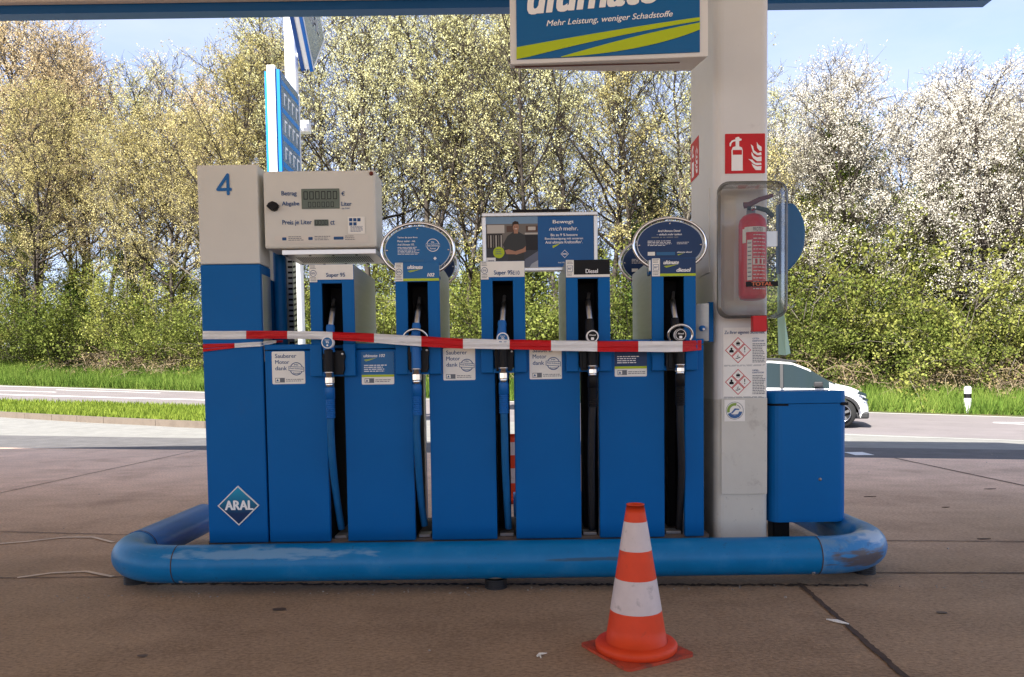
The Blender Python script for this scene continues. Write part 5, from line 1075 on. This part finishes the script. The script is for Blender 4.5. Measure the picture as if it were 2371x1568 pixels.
def growtree(seed, H, tr, base, spread, nlimb, nleaf, ls, fork=.5, up=.55, twig=5, clump=.13, lean=.06, low=None):
    rd = random.Random(seed); nr_ = np.random.RandomState(seed); br = []; tips = []
    def grow(p, d, L_, r, lev, upw):
        n = 6 if lev == 0 else (5 if lev == 1 else 3); pts = [p]; rs = [r]; q = p.copy(); dd = d.copy()
        for k in range(n):
            dd = (dd+Vector((rd.gauss(0, .16), rd.gauss(0, .16), rd.gauss(0, .10)+upw*.12))).normalized(); q = q+dd*(L_/n); pts.append(q.copy()); rs.append(r*(1-.72*(k+1)/n))
        br.append((pts, rs, lev)); return pts, rs
    tp = [Vector((0, 0, -.2))]; d = Vector((rd.gauss(0, lean), rd.gauss(0, lean), 1)).normalized(); nseg = 12
    for k in range(nseg):
        d = (d+Vector((rd.gauss(0, .07), rd.gauss(0, .07), .12))).normalized(); tp.append(tp[-1]+d*(H*.97/nseg))
    trs = [tr*(1-.86*(k/nseg)**.9) for k in range(nseg+1)]; br.append((tp, trs, -1))
    def onpath(pts, rs, t):
        f = t*(len(pts)-1); i = min(int(f), len(pts)-2); return pts[i].lerp(pts[i+1], f-i), rs[i]+(rs[i+1]-rs[i])*(f-i)
    for k in range(nlimb):
        t = base+(1-base)*((k+.5)/nlimb)**.85*.97; p, r = onpath(tp, trs, t); a = k*2.4+rd.uniform(-.5, .5); rel = (t-base)/(1-base)
        L_ = spread*(1-.62*rel**1.3)*rd.uniform(.65, 1.15)*(.75 if rel < .12 else 1); u = up+rel*.6+rd.uniform(-.15, .2)
        d1 = Vector((math.cos(a), math.sin(a), u)).normalized(); P1, R1 = grow(p, d1, L_, max(.036, min(r*.7, tr*.55)), 0, u)
        nb = int(4+L_*1.9)
        for j in range(nb):
            t2 = rd.uniform(.22, 1); p2, r2 = onpath(P1, R1, t2); a2 = rd.uniform(0, 6.28); d2 = (d1*.8+Vector((math.cos(a2), math.sin(a2), rd.uniform(-.1, .7)))).normalized()
            P2, R2 = grow(p2, d2, L_*rd.uniform(.25, .5), max(r2*.6, .016), 1, .4)
            for q in range(twig):
                p3, r3 = onpath(P2, R2, rd.uniform(.3, 1)); a3 = rd.uniform(0, 6.28); d3 = (d2+Vector((math.cos(a3), math.sin(a3), rd.uniform(-.3, .6)))*.9).normalized()
                P3, R3 = grow(p3, d3, rd.uniform(.4, 1.1), .011, 2, .2); tips += P3[1:]
            tips += P2[2:]
        tips += P1[3:]
    vs = []; fs = []
    for pts, rs, lev in br:
        n = 8 if lev < 0 else (5 if lev == 0 else 3); b0 = len(vs)
        for i, p in enumerate(pts):
            t = (pts[min(i+1, len(pts)-1)]-pts[max(i-1, 0)]).normalized(); u = t.cross(Vector((.3, .9, .1))).normalized(); v = t.cross(u)
            r = max(rs[i], .004)
            for k in range(n): an = 6.2832*k/n; vs.append(tuple(p+u*math.cos(an)*r+v*math.sin(an)*r))
        for i in range(len(pts)-1):
            for k in range(n): fs.append([b0+i*n+k, b0+i*n+(k+1) % n, b0+(i+1)*n+(k+1) % n, b0+(i+1)*n+k])
    me = bpy.data.meshes.new('trunk'); me.from_pydata(vs, [], fs); me.polygons.foreach_set('use_smooth', [True]*len(fs)); me.update()
    T_ = np.array([t[:] for t in tips])
    return me, leafmesh(T_, nleaf, ls, clump, nr_)
def leafmesh(T_, n, ls, clump, nr_, name='crown'):
    if n <= 0: return None
    # leaves gather in small bunches along the twigs, the gaps between stay open
    nb = max(1, n//7); c = T_[nr_.randint(0, len(T_), nb)]+nr_.normal(0, clump, (nb, 3)); c = np.repeat(c, 7, axis=0)+nr_.normal(0, ls*1.25, (nb*7, 3)); n = len(c)
    a = nr_.normal(0, 1, (n, 3)); a /= np.linalg.norm(a, axis=1)[:, None]; b = nr_.normal(0, 1, (n, 3)); b -= a*(a*b).sum(1)[:, None]; b /= np.linalg.norm(b, axis=1)[:, None]
    s = ls*nr_.uniform(.6, 1.25, (n, 1)); V = np.empty((n, 4, 3)); V[:, 0] = c-a*s*.62; V[:, 1] = c+b*s*.42; V[:, 2] = c+a*s*.62; V[:, 3] = c-b*s*.42
    me = bpy.data.meshes.new(name); me.vertices.add(n*4); me.vertices.foreach_set('co', V.reshape(-1)); me.loops.add(n*4); me.loops.foreach_set('vertex_index', np.arange(n*4, dtype=np.int32)); me.polygons.add(n); me.polygons.foreach_set('loop_start', np.arange(0, n*4, 4, dtype=np.int32)); me.polygons.foreach_set('loop_total', np.full(n, 4, dtype=np.int32)); me.update(calc_edges=True); me.validate(); return me
VAR = {}
def variant(key, mats, *a, **k):
    tm, lm = growtree(*a, **k); tm.materials.append(mats[0]); lm.materials.append(mats[1]); VAR[key] = (tm, lm)
variant('ol0', (barkd, lf_ol), 1, 14.5, .17, .28, 5.8, 28, 19500, .066, up=.42)
variant('ol1', (barkg, lf_ol), 2, 14.0, .15, .32, 5.4, 26, 18000, .066, up=.42)
variant('or0', (barkd, lf_or), 3, 16.8, .17, .34, 5.6, 28, 17500, .066, up=.45)
variant('or1', (barkd, lf_or), 13, 16.0, .15, .30, 5.2, 28, 21000, .066, up=.55)
variant('pa0', (barkd, lf_pa), 4, 17.2, .17, .32, 5.6, 28, 9800, .066, up=.45)
variant('pa1', (barkd, lf_pa), 5, 16.8, .14, .36, 5.2, 26, 8200, .066, up=.5)
variant('pa2', (barkd, lf_ol), 6, 14.3, .13, .30, 4.6, 24, 9500, .066, up=.5)
variant('wh0', (barkd, lf_wh), 7, 12.7, .15, .14, 5.2, 30, 25000, .062, up=.6)
variant('wh1', (barkd, lf_wh), 8, 13.8, .14, .18, 4.8, 28, 19500, .062, up=.75)
variant('gr0', (barkd, lf_gr), 9, 7.7, .10, .10, 3.1, 22, 30000, .075, up=.6)
variant('gr1', (barkg, lf_gr), 10, 9.9, .12, .12, 3.3, 24, 30000, .075, up=.6)
variant('st0', (barkd, lf_pa), 61, 16.5, .17, .38, 3.2, 18, 8000, .066, up=.9, lean=.10)
variant('st1', (barkg, lf_pa), 62, 15.5, .15, .45, 3.0, 18, 7000, .066, up=.9, lean=.08)
variant('st2', (barkd, lf_ol), 63, 14.0, .14, .36, 3.3, 18, 9000, .066, up=.7, lean=.12)
variant('g2a', (barkd, lf_g2), 64, 7.5, .10, .10, 3.2, 22, 24000, .07, up=.5)
def bushmesh(seed, rx, ry, h, nst, nleaf, ls, mt, bark, tw=1.0):
    rd = random.Random(seed); nr_ = np.random.RandomState(seed); m = MB(); tips = []
    for k in range(nst):
        p = Vector((rd.uniform(-rx, rx)*.7, rd.uniform(-ry, ry)*.7, -.15)); d = Vector((rd.gauss(0, .5)*tw, rd.gauss(0, .4)*tw, 1)).normalized(); pts = [p]; L_ = h*rd.uniform(.6, 1.1)
        for j in range(7):
            d = (d+Vector((rd.gauss(0, .25)*tw, rd.gauss(0, .25)*tw, rd.gauss(0, .12)-.05*j*tw))).normalized(); pts.append(pts[-1]+d*L_/6); tips += [pts[-1]]*(1+j//2)
            if j > 1 and rd.random() < .8:
                d2 = (d+Vector((rd.gauss(0, .8), rd.gauss(0, .8), rd.gauss(0, .4)))).normalized(); e = pts[-1]+d2*L_*.25; e2 = e+(d2+Vector((0, 0, -.3)))*L_*.12; m.tube([pts[-1], e, e2], [.008, .005, .003], bark, 3, cap=False); tips += [e, e2]
        m.tube(pts, [.018*(1-.11*j) for j in range(8)], bark, 4, cap=False)
    me = bpy.data.meshes.new('stems'); me.from_pydata(m.v, [], m.f); me.materials.append(bark); me.update()
    lm = leafmesh(np.array([t[:] for t in tips]), nleaf, ls, .13, nr_, 'foliage'); lm.materials.append(mt); return me, lm
for k in range(3): VAR['bu%d' % k] = bushmesh(20+k, 1.9, 1.0, 2.6+.3*k, 34, 11000, .075, lf_gr, barkd, .8)
VAR['bp0'] = bushmesh(30, 2.0, 1.0, 3.6, 34, 10000, .075, lf_g2, barkg, .7)
twigm = mat('bramble_twig', (.27, .21, .14), .9, n=.3, ns=3)
for k in range(2): VAR['tw%d' % k] = bushmesh(40+k, 2.0, .9, 1.7, 70, 2600, .06, lf_br, twigm, 1.5)
def put(key, x, y, sc, rot, name, label, cat, group, n1='trunk', n2='crown', zs=1.0):
    z = gz(x, y); r = bpy.data.objects.new(name, None); COL.objects.link(r); r.location = (x, y, z); r.rotation_euler = (0, 0, rot); r.scale = (sc, sc, sc*zs); tag(r, label, cat, group); r.empty_display_size = .3
    for nm, me in ((n1, VAR[key][0]), (n2, VAR[key][1])):
        o_ = bpy.data.objects.new(nm, me); COL.objects.link(o_); o_.parent = r
    return r
rt = random.Random(5)
LM = [(-999, 'well beyond the left edge'), (-180, 'beyond the left edge'), (-30, 'at the far left edge of the picture'), (40, 'near the left edge'), (75, 'toward the left edge'), (150, 'above the middle of the grass strip'), (195, 'above the right part of the grass strip'), (230, 'midway from left edge to number column'), (310, 'a little left of the number column'), (400, 'just left of the number column'), (455, 'right behind the number column'), (530, 'behind the number column, right side'),
      (600, 'beside the price board'), (690, 'just right of the white mast'), (790, 'above the display head'), (870, 'right of the display head'), (930, 'above the blue oval, left side'), (1000, 'above the blue oval, right side'), (1065, 'between the blue oval sign and the poster'),
      (1130, 'above the left half of the poster'), (1190, 'above the middle of the poster'), (1270, 'above the blue half of the poster'), (1340, 'above the right end of the poster'), (1400, 'just right of the poster'), (1460, 'left of the navy oval sign'), (1530, 'above the navy oval sign'), (1590, 'just left of the white pillar'), (1640, 'hidden behind the white pillar'),
      (1785, 'just right of the white pillar'), (1850, 'just beyond the towel dispenser'), (1920, 'above the bonnet of the white car'), (2000, 'just right of the white car'), (2080, 'between white car and marker post'), (2160, 'left of the white marker post'), (2220, 'straight behind the white marker post'), (2290, 'just right of the white marker post'), (2360, 'at the far right edge of the picture'), (2430, 'beyond the right edge of the picture'), (2550, 'well beyond the right edge')]
def where(px):
    w_ = LM[0][1]
    for a, s_ in LM:
        if px >= a-5: w_ = s_
    return w_
G_ = {'ol': ('olive leafed tree', 'olive spring trees'), 'or': ('beige leafed tree', 'beige leafed trees'), 'pa': ('pale leafed tree', 'pale leafed trees'), 'st': ('slender pole tree', 'slender pole trees'), 'wh': ('white blossoming cherry tree', 'cherry trees'),
      'gr': ('small dark green tree', 'small green trees'), 'g2': ('small yellow green tree', 'small green trees'), 'bu': ('dark green leafy bush', 'verge bushes'), 'bp': ('yellow green leafy bush', 'verge bushes'), 'tw': ('brown bramble tangle', 'bramble tangles')}
def row(lst, dep, rk, jit=0, nm='broadleaf_tree'):
    for px, key, sc in lst:
        d = ray(px, 850); t = 1.0
        while d.y*t < LC(d.x*t)[0]+dep: t *= 1.003
        x, y = d.x*t, d.y*t+rt.uniform(-jit, jit); lb, grp = G_[key[:2]]
        lb = '%s %s, %s' % (lb, rk, where(px)); grp = grp+' '+rk
        if key[0:2] in ('bu', 'bp'): put(key, x, y, sc, rt.uniform(-.4, .4)+(3.14 if rt.random() < .5 else 0), 'green_bush', lb, 'bush', grp, 'stems', 'foliage')
        elif key[0:2] == 'tw': put(key, x, y, sc, rt.uniform(-.4, .4), 'bramble', lb, 'bramble', grp, 'stems', 'foliage')
        else: put(key, x, y, sc, rt.uniform(0, 6.28), 'cherry_tree' if key[:2] == 'wh' else nm, lb, 'tree', grp)
row([(-240, 'ol0', 1.0), (-60, 'ol1', .90), (60, 'st2', 1.0), (115, 'ol0', .88), (215, 'st0', .92), (250, 'ol1', .82), (345, 'st2', .95), (400, 'ol0', .78), (470, 'ol1', .80), (600, 'ol0', .94), (655, 'st1', 1.0), (725, 'st0', 1.0),
     (800, 'pa0', .92), (880, 'st0', 1.0), (935, 'pa1', 1.0), (990, 'st1', 1.05), (1040, 'st0', 1.0), (1100, 'pa2', .95), (1165, 'st0', .95), (1215, 'pa1', .9), (1290, 'st1', .98), (1350, 'st0', .9), (1410, 'pa0', .82), (1470, 'st2', .88), (1545, 'st1', .82), (1600, 'pa0', .8), (1690, 'gr1', .9)], 6.0, 'in the front rank', 1.0)
row([(1790, 'st2', .74), (1860, 'wh1', .68), (1985, 'wh0', .84), (2110, 'wh1', .72), (2230, 'wh0', .78), (2360, 'wh1', .72), (2480, 'wh0', .82), (2650, 'wh1', .8)], 5.6, 'in the front rank', .8)
row([(-150, 'or0', 1.2), (0, 'or0', 1.25), (75, 'or1', 1.25), (85, 'st0', 1.15), (205, 'or0', 1.05), (152, 'or1', 1.15), (250, 'or1', .90), (315, 'pa1', 1.02), (380, 'or0', .92), (430, 'st1', .95), (500, 'or1', .92), (560, 'pa1', 1.02), (650, 'or1', 1.0), (760, 'pa1', 1.05), (870, 'pa0', 1.05), (960, 'pa1', 1.0), (1060, 'pa1', 1.05), (1150, 'pa1', .98),
     (1240, 'pa0', .95), (1340, 'st0', .9), (1450, 'pa0', .82), (1560, 'pa1', .80), (1650, 'pa0', .78), (1830, 'st0', .80), (1930, 'wh1', .84), (2060, 'wh0', .86), (2180, 'wh1', .80), (2300, 'st0', .70), (2440, 'wh1', .84)], 12, 'in the second rank', 1.5)
row([(-120, 'ol1', .85), (60, 'pa2', .95), (230, 'pa2', .9), (420, 'pa2', .85), (620, 'pa2', .95), (790, 'pa2', .9), (940, 'pa2', .85), (1090, 'pa2', .9), (1230, 'pa2', .85), (1370, 'pa2', .8), (1500, 'pa2', .8), (1620, 'pa2', .8), (1800, 'ol1', .8), (2000, 'ol1', .8), (2250, 'ol1', .85)], 19, 'far back in the wood', 1.5)
row([(x, ('gr0', 'g2a', 'gr1', 'g2a')[k % 4], .62+.25*((k*7) % 5)/5) for k, x in enumerate(range(-160, 1700, 118))], 8.0, 'under the tall trees', 1.0, 'understorey_tree')
row([(x, ('gr0', 'g2a', 'gr1')[k % 3], .80+.2*((k*7) % 5)/5) for k, x in enumerate(range(1760, 2600, 120))], 7.4, 'under the tall trees', 1.0, 'understorey_tree')
row([(x, ('bu0', 'bp0', 'bu1', 'bu2')[k % 4], .62+.75*((k*5) % 7)/7) for k, x in enumerate(range(-120, 2600, 84))], 3.9, 'beside the verge', .4)
row([(x, ('bu1', 'bp0', 'bu2')[k % 3], .95+.25*((k*3) % 4)/4) for k, x in enumerate(range(-150, 2600, 125))], 7.0, 'behind the front bushes', .5)
row([(x, 'tw%d' % (k % 2), .95+.3*(k % 3)/3) for k, x in enumerate((205, 315, 432, 640, 760, 860, 980, 1080, 1290, 1400, 1850, 1920, 2140, 2225, 2290, 2380, 2450))], 3.5, 'behind the verge grass', .2)
# ivy-clad tree
def ivy(px, dep, H, wd, lean=.0):
    d = ray(px, 850); t = 1.0
    while d.y*t < LC(d.x*t)[0]+dep: t *= 1.003
    x, y = d.x*t, d.y*t; nr_ = np.random.RandomState(int(px)); rd = random.Random(int(px)); m = MB(); pts = [Vector((0, 0, -.2))]
    for k in range(10): pts.append(pts[-1]+Vector((rd.gauss(lean, .1), rd.gauss(0, .1), H/10)))
    m.tube(pts, [.17*(1-.07*k) for k in range(11)], barkd, 8)
    for k in range(16):
        p = pts[rd.randint(3, 10)]; a = rd.uniform(0, 6.28); m.tube([p, p+Vector((math.cos(a)*.8, math.sin(a)*.8, .6)), p+Vector((math.cos(a)*1.6, math.sin(a)*1.6, 1.5))], [.04, .025, .01], barkd, 4)
    P_ = []
    for k in range(9):
        for j in range(60): q = pts[k].lerp(pts[k+1], rd.random()); a = rd.uniform(0, 6.28); r = wd*(1-.07*k)*rd.uniform(.3, 1); P_.append((q.x+r*math.cos(a), q.y+r*math.sin(a), q.z))
    lm = leafmesh(np.array(P_), 9000, .10, .12, nr_, 'ivy_leaves'); lm.materials.append(lf_iv)
    root = bpy.data.objects.new('ivy_tree', None); COL.objects.link(root); root.location = (x, y, gz(x, y)); ORG[root.name] = Vector((0, 0, 0)); m.build('trunk', root)
    o_ = bpy.data.objects.new('ivy_leaves', lm); COL.objects.link(o_); o_.parent = root; return root
tag(ivy(1467, 5.2, 6.6, .55), 'tree trunk wrapped in dark green ivy between the poster and the pillar', 'tree')
tag(ivy(1105, 8.5, 5.2, .6), 'ivy covered trunk low in the wood just left of the poster frame', 'tree')
tag(ivy(195, 8.0, 5.0, .7), 'ivy covered trunk in the lower left of the wood', 'tree')
